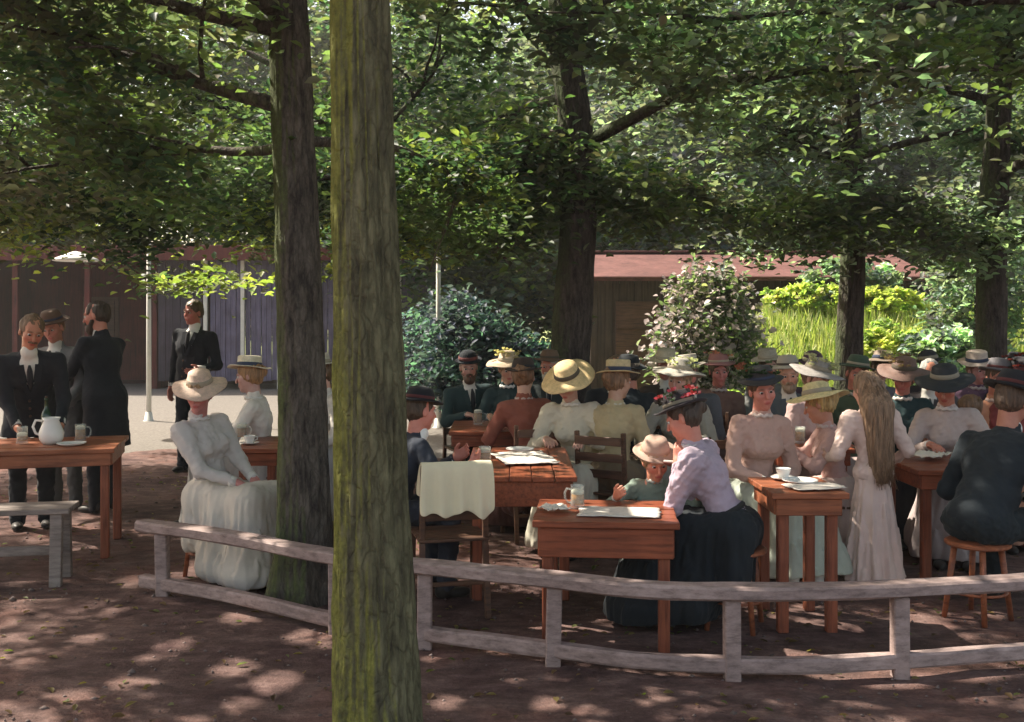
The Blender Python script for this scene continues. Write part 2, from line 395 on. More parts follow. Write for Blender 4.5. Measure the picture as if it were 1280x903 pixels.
def trunk_mesh(pts, rads, n=64, ridges=.10, seed=0):
    """pts: list of Vector up the trunk; radii per point; real bark relief"""
    fine = []; fr = []
    for i in range(len(pts) - 1):
        m = max(2, int((pts[i + 1] - pts[i]).length / .04))
        for j in range(m):
            t = j / m; fine.append(pts[i].lerp(pts[i + 1], t)); fr.append(rads[i] * (1 - t) + rads[i + 1] * t)
    fine.append(pts[-1]); fr.append(rads[-1])
    # smooth path
    for _ in range(12):
        fine = [fine[0]] + [(fine[i - 1] + fine[i] * 2 + fine[i + 1]) / 4 for i in range(1, len(fine) - 1)] + [fine[-1]]
    V = []; Fc = []
    for i, (p, r) in enumerate(zip(fine, fr)):
        for k in range(n):
            a = 2 * PI * k / n
            q = Vector((math.cos(a) * 2.6, math.sin(a) * 2.6, p.z * .55 + seed))
            big = mnoise.noise(Vector((math.cos(a) * .9, math.sin(a) * .9, p.z * .35 + seed * 3)))
            rd = abs(mnoise.noise(q * 2.6)) * 1.2 + .4 * mnoise.noise(Vector((q.x * 5, q.y * 5, p.z * 6)))
            flare = .35 * math.exp(-p.z * 5) * (1 + .6 * math.sin(a * 5 + seed))
            crack = max(0, .16 - abs(mnoise.noise(Vector((math.cos(a) * 3.1, math.sin(a) * 3.1, p.z * .9 + seed * 7))))) * .45
            lump = .05 * mnoise.noise(Vector((math.cos(a) * 1.6, math.sin(a) * 1.6, p.z * 2.2 + seed)))
            rr = r * (1.03 + .12 * big + lump - crack - ridges * rd + max(0, flare))
            V.append((p.x + rr * math.cos(a), p.y + rr * math.sin(a), p.z))
    for i in range(len(fine) - 1):
        for k in range(n):
            k2 = (k + 1) % n; Fc.append((i * n + k, i * n + k2, (i + 1) * n + k2, (i + 1) * n + k))
    return np.array(V), np.array(Fc)
def tree(label, X, Y, r0, H, bark, pal, R_c, z_lo, nlimb, nclump, nleaf, leaf, group, path=None, limbs=None, seed=0, rads=None, name='shade_tree', detail=56, low=(), lime=False):
    random.seed(100 + seed)
    root = empty(name, (X, Y, 0), 0, label, 'tree', group)
    path = path or [(0, 0, 0), (random.gauss(0, .05), random.gauss(0, .05), H * .33), (random.gauss(0, .12), random.gauss(0, .1), H * .66), (random.gauss(0, .2), random.gauss(0, .2), H)]
    pts = [Vector(p) for p in path]; pts[0].z = -.08
    rr = [r0 * (1 - .62 * (p.z / H) ** 1.1 if p.z > 0 else 1) for p in pts]
    rr = rads or rr
    V, Fc = trunk_mesh(pts, rr, detail, .11, seed)
    mesh_obj('trunk', V, Fc, bark, root, True)
    def at(z):
        for i in range(len(pts) - 1):
            if pts[i].z <= z <= pts[i + 1].z:
                t = (z - pts[i].z) / (pts[i + 1].z - pts[i].z); return pts[i].lerp(pts[i + 1], t)
        return pts[-1].copy()
    centres = []; 
    def limb(p0, d, L, r, droop=.03, subs=5):
        mb = MB(); c = curve_pts(p0, d, L, 9, droop, .10)
        mb.tube(c, [r * (1 - .8 * i / 9) for i in range(10)], 9)
        for s_ in range(subs):
            i = random.randint(2, 8); a = random.uniform(0, 2 * PI); dd = (c[i] - c[i - 1]).normalized()
            side = Vector((math.cos(a), math.sin(a), random.uniform(-.25, .35)))
            sl_ = L * random.uniform(.22, .42)
            c2 = curve_pts(c[i], dd + side * 1.1, sl_, 5, .03, .14)
            mb.tube(c2, [max(.006, r * .38 * (1 - .75 * k / 5)) for k in range(6)], 6)
            centres.extend([(q, sl_ * .3) for q in c2[2:]])
        centres.extend([(q, .45) for q in c[4:]])
        mb.build('branch', bark, root, True)
    for l in (limbs or []): limb(*l)
    for i in range(nlimb):
        z = z_lo + (H - z_lo) * (i + .5) / nlimb * .92; a = i * 2.4 + seed + random.uniform(-.3, .3)
        fr = (z - z_lo) / (H - z_lo); L = R_c * (1.0 - .45 * fr ** 1.5) * random.uniform(.85, 1.1)
        limb(at(z), (math.cos(a), math.sin(a), .28 + .5 * fr), L, r0 * .34 * (1 - .5 * fr), .035)
    # leaf clumps along the branches
    cl = []
    for _ in range(nclump):
        q, sp = random.choice(centres)
        cl.append((q.x + random.gauss(0, sp * .6), q.y + random.gauss(0, sp * .6), q.z + random.gauss(-.05, sp * .3)))
    nb = len(cl)
    for (pxa, pxb, pya, pyb, Ya, Yb, cnt) in low:
        for _ in range(cnt):
            yy = random.uniform(Ya, Yb); px_ = random.uniform(pxa, pxb); sag = .5 + .5 * mnoise.noise(Vector((px_ * .021, seed, .3))) * 1.6
            py_ = pya + (pyb - pya) * min(1, max(0, sag)) * random.random() ** .6
            cl.append((wx(px_, yy) - X, yy - Y, wz(py_, yy)))
    nclump = len(cl); cl = np.array(cl); zmin = z_lo - .55
    cl[:nb, 2] = np.where(cl[:nb, 2] < zmin, zmin + RNG.random(nb) * .5, cl[:nb, 2])
    rad = RNG.uniform(.22, .55, len(cl)) * (R_c / 3.6); n = nclump * nleaf
    idx = np.repeat(np.arange(len(cl)), nleaf)
    tilt = RNG.normal(0, .3, (len(cl), 2))
    off = RNG.normal(0, 1, (n, 3)) * .6; rc = rad[idx]
    P = cl[idx].copy(); P[:, 0] += off[:, 0] * rc; P[:, 1] += off[:, 1] * rc
    P[:, 2] += off[:, 2] * rc * .38 + off[:, 0] * rc * tilt[idx, 0] + off[:, 1] * rc * tilt[idx, 1]
    W = P + np.array([X, Y, 0]); k = leaf_filter(W); P = P[k]; idx = idx[k]
    cols = clump_cols(len(cl), len(P), pal, idx, cl + np.array([X, Y, 0]))
    if low and lime: m_ = (idx >= nb) & (np.sin(idx * 1.7) > -.5); cols[m_] = clump_cols(len(cl), len(P), SUNLIT_LIME, idx)[m_]  # low boughs recoloured to look sunlit
    leaves_mesh('crown', P, RNG.uniform(.75, 1.25, len(P)) * leaf, cols, root, M_LEAF, .45, filt=False)
    return root
GT = 'tall shade trees standing among the tables'
Yt = 3.62
tree('thick mossy straight trunk nearest of all, in front of the low railing', wx(466, Yt), Yt, .145, 7.5, M_BARK1, GREENS, 3.4, 3.6, 9, 320, 95, .09, GT,
     path=[(.02, 0, 0), (0, 0, 1.0), (-.045, .01, 2.8), (-.08, .05, 4.5), (.1, .2, 7.5)], rads=[.158, .132, .104, .095, .06], seed=1, detail=130)
Yt = 6.15
tree('dark slimmer trunk just behind the railing beside the woman in white', wx(380, Yt), Yt, .165, 7.5, M_BARK2, GREENS, 3.8, 2.9, 11, 360, 105, .085, GT,
     path=[(0, 0, 0), (-.01, 0, 1.2), (-.05, 0, 2.4), (-.14, .05, 4.2), (-.2, .2, 7.5)],
     limbs=[(Vector((-.1, 0, 2.95)), (-1, .1, .22), 2.6, .05, -.01, 7), (Vector((-.08, 0, 2.72)), (-1, .5, .0), 2.2, .035, .03, 6),
            (Vector((-.08, 0, 3.4)), (-.9, -.3, .2), 2.4, .05, .03, 6), (Vector((-.05, 0, 2.75)), (.6, 1, .05), 2.4, .035, .02, 6)], seed=2, detail=80)
Yt = 10.4
tree('brown trunk in front of the shed with a limb drooping leftwards', wx(714, Yt), Yt, .22, 8.5, M_BARK3, GREENS, 4.2, 2.75, 12, 360, 90, .11, GT,
     path=[(0, 0, 0), (.0, 0, 1.4), (.07, 0, 2.6), (.05, 0, 3.6), (-.08, .05, 4.6), (-.1, .2, 8.5)],
     limbs=[(Vector((.05, -.02, 3.62)), (-1, -.3, -.45), 1.8, .085, -.01, 6)], seed=3,
     low=[(500, 700, 230, 345, 9.5, 11.5, 60), (740, 880, 230, 316, 10, 12, 45), (880, 1090, 240, 330, 10.5, 12, 16)])
Yt = 12.6
tree('slim dark trunk standing before the sunlit grass bank', wx(1057, Yt), Yt, .17, 8.5, M_BARK3, BLUES, 4.0, 3.0, 12, 250, 85, .12, GT, seed=4, low=[(860, 1120, 230, 325, 11, 12.6, 22), (1090, 1290, 240, 350, 11, 12.6, 45)])
Yt = 12.0
tree('shadowy trunk at the far right behind the crowded tables', wx(1236, Yt), Yt, .19, 8.5, M_BARK3, BLUES, 4.0, 3.0, 11, 330, 85, .12, GT, seed=5)
# neighbours just outside the frame whose boughs reach in and shade the garden
for i, (X, Y, pal, lab) in enumerate([(-5.6, 5.4, GREENS, 'tree outside the frame on the left reaching over the left table'),
                                 (-7.2, 11.0, GREENS, 'tree beyond the left edge with boughs over the gravel yard'),
                                 (-2.6, 12.8, GREENS, 'leafy tree hidden behind the second trunk with low boughs tinted sunlit lime'),
                                 (4.9, 6.2, BLUES, 'tree outside the frame on the right over the man in black'),
                                 (8.4, 10.6, BLUES, 'tree beyond the right edge with blue green boughs'),
                                 ]):
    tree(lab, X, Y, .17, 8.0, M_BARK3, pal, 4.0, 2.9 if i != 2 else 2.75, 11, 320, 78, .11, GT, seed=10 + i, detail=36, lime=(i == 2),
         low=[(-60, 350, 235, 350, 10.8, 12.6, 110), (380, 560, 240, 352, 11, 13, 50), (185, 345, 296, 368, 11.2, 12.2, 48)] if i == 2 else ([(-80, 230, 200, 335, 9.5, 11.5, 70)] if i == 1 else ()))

# background trees, shrubs
def far_tree(label, X, Y, H, Rr, pal, zlo, n, leaf, seed, group='far trees closing the garden'):
    random.seed(seed); root = empty('background_tree', (X, Y, 0), 0, label, 'tree', group)
    mb = MB(); c = curve_pts((0, 0, -.1), (0, 0, 1), H * .8, 8, 0, .04); mb.tube(c, [.2 * (1 - .1 * k) for k in range(9)], 10)
    for k in range(7):
        a = k * 2.4; z = zlo + k * H * .08; mb.tube(curve_pts((0, 0, z), (math.cos(a), math.sin(a), .6), Rr * .8, 5, .02, .1), [.08, .07, .055, .04, .03, .015], 6)
    mb.build('trunk', M_BARK3, root, True)
    nc = n // 70; u = RNG.normal(0, 1, (nc, 3)); u /= np.linalg.norm(u, axis=1)[:, None]; q = RNG.uniform(.45, 1, nc) ** .6
    cen = np.stack([u[:, 0] * Rr * q, u[:, 1] * Rr * q, (zlo + H) / 2 + u[:, 2] * (H - zlo) / 2 * q], 1)
    idx = np.repeat(np.arange(nc), 70); P = cen[idx] + RNG.normal(0, 1, (len(idx), 3)) * np.array([.45, .45, .22])
    P[:, 2] = np.maximum(P[:, 2], zlo * .8)
    k = leaf_filter(P + np.array([X, Y, 0])); P = P[k]; idx = idx[k]
    leaves_mesh('crown', P, RNG.uniform(.7, 1.3, len(P)) * leaf, clump_cols(nc, len(P), pal, idx, cen + np.array([X, Y, 0])), root, M_LEAF, .6, simple=True, filt=False, aspect=.62)
    return root
FT = [(-18, 42, 18), (-11, 44, 19), (-5, 43, 18), (3, 44, 19), (13, 44, 18), (19, 42, 18), (3.4, 27, 8.5), (-1.2, 25, 6), (-21, 31, 12), (-16, 30, 12), (-11, 31, 13), (-6.5, 30, 12), (-3.2, 29, 11), (2.2, 31, 12.5), (6, 29, 12), (10.5, 30, 12), (15, 29, 12), (20, 30, 12), (13.5, 22, 10), (-.5, 40, 15), (8, 42, 15)]
FL = ['tallest of the distant left group', 'second tallest of the distant left group', 'towering over the violet boards', 'towering above the shed left end', 'towering above the shed right end', 'tallest at the far right', 'right over the shed ridge', 'lower, filling the gap between hall and shed', 'at the far left behind the hall', 'behind the dark red hall', 'above the violet boards', 'behind the waiter', 'right of the violet boards', 'directly behind the shed end',
      'behind the red roof middle', 'behind the right end of the red roof', 'right of the shed', 'at the far right edge', 'standing close behind the grass bank', 'most distant in the gap', 'most distant above the roof']
for i, (X, Y, H) in enumerate(FT):
    far_tree('broad dense tree ' + FL[i], X, Y, H, 3.6, BLUES if X > 1 else GREENS, .5, 19000, .24, 200 + i)
def shrub(label, X, Y, H, Rr, pal, n, leaf, seed, group, z0=0, name='shrub', blossom=None, filt=False):
    random.seed(seed); root = empty(name, (X, Y, z0), 0, label, 'shrub', group)
    mb = MB()
    for k in range(7):
        a = k * .9 + seed; mb.tube(curve_pts((0, 0, -.05), (math.cos(a) * .5, math.sin(a) * .5, 1), H * .75, 5, .0, .12), [.025, .022, .018, .014, .01, .005], 6)
    mb.build('stem', M_BARK3, root, True)
    nc = max(12, n // 45); u = RNG.normal(0, 1, (nc, 3)); u /= np.linalg.norm(u, axis=1)[:, None]; q = RNG.uniform(.5, 1, nc) ** .5
    cen = np.stack([u[:, 0] * Rr * q, u[:, 1] * Rr * .8 * q, H * .52 + u[:, 2] * H * .46 * q], 1)
    idx = np.repeat(np.arange(nc), 45); P = cen[idx] + RNG.normal(0, 1, (len(idx), 3)) * H * np.array([.07, .07, .05])
    P[:, 2] = np.maximum(P[:, 2], .04)
    leaves_mesh('foliage', P, RNG.uniform(.7, 1.3, len(P)) * leaf, clump_cols(nc, len(P), pal, idx), root, M_LEAF, .8, simple=False, filt=False)
    if blossom is not None:
        k = RNG.random(len(P)) < .5; Q = P[k] * np.array([1.05, 1.05, 1.02])
        leaves_mesh('blossom', Q, RNG.uniform(.6, 1.2, len(Q)) * leaf * .9, np.tile(np.array(blossom), (len(Q), 1)) * RNG.uniform(.7, 1.1, (len(Q), 1)), root, M_BLOSSOM, 1.0, filt=False, aspect=.8)
    return root
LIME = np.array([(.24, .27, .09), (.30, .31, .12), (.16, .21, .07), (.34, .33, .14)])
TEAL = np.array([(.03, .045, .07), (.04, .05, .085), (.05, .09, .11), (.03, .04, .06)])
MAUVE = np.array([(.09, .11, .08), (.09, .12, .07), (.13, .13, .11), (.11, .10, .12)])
gs = 'shrubs round the shed'
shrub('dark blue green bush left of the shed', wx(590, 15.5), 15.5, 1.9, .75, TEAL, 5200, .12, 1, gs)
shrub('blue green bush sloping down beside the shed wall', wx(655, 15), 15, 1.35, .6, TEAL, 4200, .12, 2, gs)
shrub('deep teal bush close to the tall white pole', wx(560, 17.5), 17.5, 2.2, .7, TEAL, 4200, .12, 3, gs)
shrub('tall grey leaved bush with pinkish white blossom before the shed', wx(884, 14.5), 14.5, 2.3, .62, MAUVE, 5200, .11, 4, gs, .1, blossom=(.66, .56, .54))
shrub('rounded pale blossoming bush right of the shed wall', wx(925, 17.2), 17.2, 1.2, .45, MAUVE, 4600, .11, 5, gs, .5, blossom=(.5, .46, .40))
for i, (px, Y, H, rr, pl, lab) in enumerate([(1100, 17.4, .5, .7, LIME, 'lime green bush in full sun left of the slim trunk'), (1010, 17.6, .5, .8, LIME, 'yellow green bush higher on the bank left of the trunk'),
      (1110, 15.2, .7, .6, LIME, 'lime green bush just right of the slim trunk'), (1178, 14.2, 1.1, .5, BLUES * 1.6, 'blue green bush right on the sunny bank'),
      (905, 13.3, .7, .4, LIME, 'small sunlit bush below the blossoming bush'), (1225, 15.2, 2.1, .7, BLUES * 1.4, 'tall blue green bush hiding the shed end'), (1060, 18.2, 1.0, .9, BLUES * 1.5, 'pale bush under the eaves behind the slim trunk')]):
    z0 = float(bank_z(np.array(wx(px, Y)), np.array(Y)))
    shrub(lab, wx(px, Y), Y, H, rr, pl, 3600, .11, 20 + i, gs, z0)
# grass on the bank
n = 42000
X = RNG.uniform(1.8, 12, n); Y = RNG.uniform(12.4, 20, n); Z = bank_z(X, Y)
a = RNG.random(n) * 2 * PI; hgt = RNG.uniform(.08, .3, n); lx = RNG.normal(0, .06, n); ly = RNG.normal(0, .06, n); ww = .012
B = np.stack([X, Y, Z - .01], 1); S = np.stack([np.cos(a) * ww, np.sin(a) * ww, a * 0], 1); T = B + np.stack([lx, ly, hgt], 1)
V = np.stack([B - S, B + S, (B + T) / 2 + S * .8, T, (B + T) / 2 - S * .8], 1).reshape(-1, 3)
F_ = np.arange(n)[:, None] * 5 + np.array([[0, 1, 2, 3, 4]])
cc = np.array([(.26, .31, .10), (.36, .38, .14), (.18, .25, .07), (.44, .43, .2)])[RNG.integers(0, 4, n)] * RNG.uniform(.8, 1.2, (n, 1))
tag(mesh_obj('tall_grass', V, F_, M_GRASS, attr=np.repeat(cc, 5, axis=0), smooth=False), 'tall yellow green grass growing over the sunlit bank', 'grass', kind='stuff')
n = 5200
P0 = np.stack([RNG.uniform(-6, 6, n), 2.0 + RNG.random(n) ** 1.4 * 10, np.full(n, .004)], 1); sz = RNG.uniform(.004, .014, n) * (1 + (RNG.random(n) < .04) * 1.2)
O_ = np.array([(1, 0, 0), (0, 1, 0), (-1, 0, 0), (0, -1, 0), (0, 0, .7), (0, 0, -.5)])
V = (P0[:, None, :] + O_[None] * sz[:, None, None] * RNG.uniform(.6, 1.3, (n, 6, 1))).reshape(-1, 3)
T_ = np.array([(0, 1, 4), (1, 2, 4), (2, 3, 4), (3, 0, 4), (1, 0, 5), (2, 1, 5), (3, 2, 5), (0, 3, 5)]); F_ = (np.arange(n)[:, None, None] * 6 + T_[None]).reshape(-1, 3)
tag(mesh_obj('pebbles', V, F_, plain('pebble_stone', (.15, .11, .10), .9, .5, 3), smooth=True), 'small grey brown pebbles strewn over the trodden earth', 'pebbles', kind='stuff')
# fallen leaves and bits on the trodden earth
n = 2600
P = np.stack([RNG.uniform(-5, 5, n), 2.2 + RNG.random(n) ** 1.3 * 9, np.full(n, .014)], 1)
cc = np.array([(.16, .10, .05), (.10, .06, .04), (.22, .17, .07), (.12, .13, .05)])[RNG.integers(0, 4, n)]
o = leaves_mesh('fallen_leaves', P, RNG.uniform(.025, .06, n), cc, None, M_LEAF, .18, filt=False, droop=0)
tag(o, 'small dry leaves scattered over the brown earth', 'leaves', kind='stuff')
# ------------------------------------------------------------------ hall, shed, poles
M_DRED = wood('dark_red_boards', (.12, .022, .018), (.04, .01, .01), .7, stretch=(8, 8, .6))
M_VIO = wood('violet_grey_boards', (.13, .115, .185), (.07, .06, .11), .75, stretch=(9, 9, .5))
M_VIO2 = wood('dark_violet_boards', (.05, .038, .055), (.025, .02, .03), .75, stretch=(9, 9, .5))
M_BOARD = wood('brown_shed_boards', (.085, .062, .045), (.03, .024, .02), .85, stretch=(9, 9, .4))
M_ROOF = wood('red_roof_tiles', (.16, .07, .062), (.08, .04, .038), .9, stretch=(5, 14, 14), scale=2)
hall = empty('garden_hall', (-7.3, 24, 0), 0, 'long low garden hall with open dark red room and violet board panels between pale posts', 'building')
HX = -7.3
def hx(px, Y=23.4): return wx(px, Y) - HX
mb = MB(); mb.box((hx(60), 3.2, 1.6), (6.6, .12, 3.2)); mb.box((hx(188), 1.4, 1.6), (.12, 3.5, 3.2)); mb.box((hx(-60), 1.4, 1.6), (.12, 3.5, 3.2)); mb.build('back_wall', M_DRED, hall)
mb = MB(); mb.box((hx(250), 1.4, 3.22), (14.5, 4.6, .14)); mb.box((hx(250), -.93, 3.12), (14.5, .1, .34)); mb.build('roof', M_DRED, hall)
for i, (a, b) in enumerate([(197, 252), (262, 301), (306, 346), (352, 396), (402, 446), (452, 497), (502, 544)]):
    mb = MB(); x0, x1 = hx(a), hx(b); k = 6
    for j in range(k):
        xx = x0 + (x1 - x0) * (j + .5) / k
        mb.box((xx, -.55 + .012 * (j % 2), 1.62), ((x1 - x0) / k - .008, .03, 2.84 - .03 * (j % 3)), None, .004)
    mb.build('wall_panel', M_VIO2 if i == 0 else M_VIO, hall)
for px in (257, 303.5, 349, 399, 449, 499.5, 547):
    mb = MB(); mb.box((hx(px), -.6, 1.58), (.085, .09, 3.1)); mb.build('post', M_POLE, hall)
for px in (20, 110):
    mb = MB(); mb.box((hx(px), -.6, 1.58), (.12, .12, 3.1)); mb.build('post', M_DRED, hall)
for px in (45, 150):   # dark doorways in the back wall
    mb = MB(); mb.box((hx(px), 3.1, 1.1), (.95, .06, 2.2)); mb.box((hx(px), 3.06, 1.1), (.75, .05, 2.0)); mb.build('door', M_BRW, hall)
lamp = empty('hanging_lamp', (wx(95, 15), 15, wz(322, 15)), 0, 'pale enamel lamp hanging above the men at the left', 'lamp')
mb = MB(); mb.lathe([(.02, .09), (.05, .085), (.16, .04), (.30, -.02), (.32, -.05), (.31, -.055), (.15, .02), (.02, .06)], 30); mb.build('lamp_shade', M_WHITE, lamp, True)
mb = MB(); mb.tube([(0, 0, .05), (0, 0, 3.0)], .008, 6); mb.build('cord', M_BRW, lamp, True)
for px, Y, top, lab in [(548, 15.5, 3.6, 'tall slender white pole between the mossy trunk and the teal bushes'), (186, 16.5, 3.5, 'tall slender white pole beside the standing waiter')]:
    p = empty('white_pole', (wx(px, Y), Y, 0), 0, lab, 'pole', 'slender white poles')
    mb = MB(); mb.tube([(0, 0, -.05), (0, 0, 1.2), (0, 0, top)], [.042, .038, .03], 14); mb.build('shaft', M_POLE, p, True)
    mb = MB(); mb.lathe([(.0, top + .11), (.03, top + .1), (.05, top + .06), (.03, top + .02), (.0, top)], 14); mb.build('finial', M_POLE, p, True)
    mb = MB(); mb.lathe([(.0, .16), (.05, .15), (.07, .02), (.11, .0), (.11, -.03)], 18); mb.build('base', M_POLE, p, True)
shed = empty('garden_shed', (4.55, 19.4, 0), 0, 'long brown board shed with a faded red roof behind the bank', 'shed')
sx0, sx1 = wx(738, 19.4) - 4.55, wx(1140, 19.4) - 4.55
mb = MB(); nb = 44
for j in range(nb):
    xx = sx0 + (sx1 - sx0) * (j + .5) / nb
    mb.box((xx, .012 * (j % 2), 1.2), ((sx1 - sx0) / nb - .006, .035, 2.44), None, .004)
mb.box((sx0 + .02, 1.8, 1.2), (.05, 3.5, 2.44)); mb.box((sx1 - .02, 1.8, 1.2), (.05, 3.5, 2.44)); mb.box(((sx0 + sx1) / 2, 3.6, 1.2), (sx1 - sx0, .05, 2.44))
mb.build('wall', M_BOARD, shed)
mb = MB()
for j in range(9):
    y = -.35 + j * .25; z = 2.44 + j * .062
    mb.box(((sx0 + sx1) / 2, y, z), (sx1 - sx0 + .5, .3, .035), Matrix.Rotation(.24, 3, 'X'), .006)
mb.box(((sx0 + sx1) / 2, 2.7, 2.78), (sx1 - sx0 + .5, 2.1, .04), Matrix.Rotation(-.24, 3, 'X'))
mb.box(((sx0 + sx1) / 2, -.46, 2.39), (sx1 - sx0 + .5, .03, .09))
mb.build('roof', M_ROOF, shed)
mb = MB(); mb.box((sx0 + .9, -.03, 1.0), (.85, .04, 1.95)); mb.box((sx0 + .9, -.06, 1.5), (.8, .03, .1)); mb.box((sx0 + .9, -.06, .5), (.8, .03, .1)); dr = mb.build('door', M_BRW, shed)
mb = MB(); mb.box((sx0 + 1.2, -.075, 1.05), (.03, .05, .12)); mb.build('handle', M_BARK3, dr)

# ------------------------------------------------------------------ the low curving railing
RAILP = [(178, 741), (225, 750), (300, 765), (420, 792), (530, 810), (692, 832), (800, 846), (915, 851), (1020, 851), (1125, 846), (1280, 834), (1420, 820)]
rp = [Vector((wx(x, gy(y)), gy(y), 0)) for x, y in RAILP]
def catmull(P, m=8):
    out = []
    for i in range(len(P) - 1):
        a, b, c, d = P[max(i - 1, 0)], P[i], P[i + 1], P[min(i + 2, len(P) - 1)]
        for j in range(m):
            t = j / m; out.append(.5 * ((2 * b) + (c - a) * t + (2 * a - 5 * b + 4 * c - d) * t * t + (3 * b - 3 * c + d - a) * t ** 3))
    return out + [P[-1]]
path = catmull(rp)
def rail_strip(zc, hh, ww, wob=0):
    V = []; Fc = []
    prof = [(-.5, -.32), (-.38, -.5), (.38, -.5), (.5, -.32), (.5, .32), (.38, .5), (-.38, .5), (-.5, .32)]
    for i, p in enumerate(path):
        d = (path[min(i + 1, len(path) - 1)] - path[max(i - 1, 0)]).normalized(); s = Vector((d.y, -d.x, 0))
        for j, (u, v) in enumerate(prof):
            nz = .006 * mnoise.noise(Vector((p.x * 3, j * 1.7, zc * 9))) + wob * mnoise.noise(Vector((p.x * .9, p.y, zc * 5)))
            V.append(p + s * (u * ww) + Vector((0, 0, zc + v * hh + nz)))
    k = len(prof)
    for i in range(len(path) - 1):
        for j in range(k): Fc.append((i * k + j, (i + 1) * k + j, (i + 1) * k + (j + 1) % k, i * k + (j + 1) % k))
    Fc.append(tuple(range(k))); Fc.append(tuple((len(path) - 1) * k + j for j in range(k))[::-1])
    return V, Fc
fence = empty('low_railing', (0, 0, 0), 0, 'low weathered wooden railing curving across the foreground', 'railing')
V, Fc = rail_strip(.415, .064, .12, .012); mesh_obj('top_rail', V, Fc, M_RAIL, fence, False)
V, Fc = rail_strip(.075, .072, .06, .012); mesh_obj('bottom_rail', V, Fc, M_RAIL, fence, False)
for px in (203, 420, 531, 692, 915, 1125, 1330):
    i = min(range(len(path)), key=lambda k: abs(path[k].x / path[k].y * FPX + 640 - px)); p = path[i]
    X = (px - 640) / FPX * p.y
    mb = MB(); mb.box((X, p.y + .002, .18), (.074, .07, .40), Matrix.Rotation(random.gauss(0, .02), 3, 'Y'), .006); mb.build('post', M_RAIL, fence)

# ------------------------------------------------------------------ tables, benches, chairs
def table(label, x0, x1, y0, y1, z, mat=None, along='x', group='beer garden tables', planks=5, apr=.09, rot=0):
    t = empty('garden_table', ((x0 + x1) / 2, (y0 + y1) / 2, 0), 0, label, 'table', group)
    t.rotation_euler = (0, 0, R(rot)); hx_, hy_ = (x1 - x0) / 2, (y1 - y0) / 2; mb = MB(); mt = mat or (M_RED if along == 'x' else M_REDY)
    for j in range(planks):
        if along == 'x': mb.box((random.gauss(0, .002), -hy_ + (j + .5) * 2 * hy_ / planks, z - .016 + random.gauss(0, .0012)), (2 * hx_, 2 * hy_ / planks - .005, .032))
        else: mb.box((-hx_ + (j + .5) * 2 * hx_ / planks, random.gauss(0, .002), z - .016 + random.gauss(0, .0012)), (2 * hx_ / planks - .005, 2 * hy_, .032))
    mb.build('tabletop', mt, t)
    mb = MB(); zz = z - .034 - apr / 2
    for sy in (-1, 1): mb.box((0, sy * (hy_ - .035), zz), (2 * hx_ - .06, .022, apr))
    for sx in (-1, 1): mb.box((sx * (hx_ - .035), 0, zz), (.022, 2 * hy_ - .1, apr))
    mb.build('apron', mt, t)
    for sx in (-1, 1):
        for sy in (-1, 1):
            mb = MB(); mb.box((sx * (hx_ - .075), sy * (hy_ - .075), (z - .034) / 2), (.058, .058, z - .036), None, .007); mb.build('leg', M_LEGW, t)
    return t
def TX(px0, px1, y0, y1): return wx(px0, y0), wx(px1, y0), y0, y1
table('long worn table at the far left in front of the bending man', -4.63, -2.83, 6.89, 7.69, .78, M_ORW, rot=14)
table('small red table half hidden behind the second trunk', *TX(288, 350, 7.3, 8.1), .75)
table('wide red table in the centre with a crumpled paper cloth', wx(580, 6.05), wx(722, 6.05), 6.05, 7.4, .75, M_REDY, 'y', apr=.15)
table('long red table behind the central table before the couple in dark coats', *TX(560, 712, 8.3, 9.2), .76)
table('low sunlit red table closest to the railing', wx(672, 5.12), wx(856, 5.12), 5.12, 5.75, .665, apr=.15, rot=-5)
table('orange table with papers and a plate left of the standing girl', wx(965, 5.42), wx(1062, 5.42), 5.42, 5.98, .76, M_ORW)
table('red table behind the orange table and the girl', *TX(968, 1070, 7.3, 8.1), .75)
table('red table between the standing girl and the man in black', wx(1148, 6.35), wx(1262, 6.35), 6.35, 7.1, .74)
table('dark red table among the crowd at the far right', *TX(1190, 1330, 8.2, 8.9), .75)
bn = empty('grey_bench', (wx(18, 6.5), 6.52, 0), R(10), 'weathered grey plank bench in front of the far left table', 'bench')
mb = MB(); [mb.box((-.05, -.1 + .1 * k, .47), (.8, .09, .035)) for k in range(3)]; mb.build('seat', M_GREYW, bn)
for sx in (-.38, .27):
    for sy in (-1, 1): mb = MB(); mb.bar((sx, sy * .1, .455), (sx, sy * .13, -.005), .07, .055); mb.build('leg', M_GREYW, bn)
mb = MB(); mb.box((-.055, 0, .2), (.58, .03, .06)); mb.build('stretcher', M_GREYW, bn)
def make_chair(mat):
    t = empty('garden_chair')
    mb = MB(); [mb.box((0, -.16 + .08 * k, .44), (.40, .07, .018)) for k in range(5)]; mb.build('seat', mat, t)
    for sx in (-1, 1):
        mb = MB(); mb.bar((sx * .18, .17, .43), (sx * .185, .20, 0), .032, .032); mb.build('leg', mat, t)
        mb = MB(); mb.bar((sx * .18, -.20, .88), (sx * .18, -.17, .43), .03, .034); mb.bar((sx * .18, -.17, .44), (sx * .185, -.23, 0), .032, .032); mb.build('rear_leg', mat, t)
    mb = MB(); [mb.bar((-.18, -.175 - .03 * k, .58 + .12 * k), (.18, -.175 - .03 * k, .58 + .12 * k), .018, .06) for k in range(3)]; mb.build('backrest', mat, t)
    for yy in (.185, -.2): mb = MB(); mb.bar((-.17, yy, .2), (.17, yy, .2), .02, .025); mb.build('stretcher', mat, t)
    return t
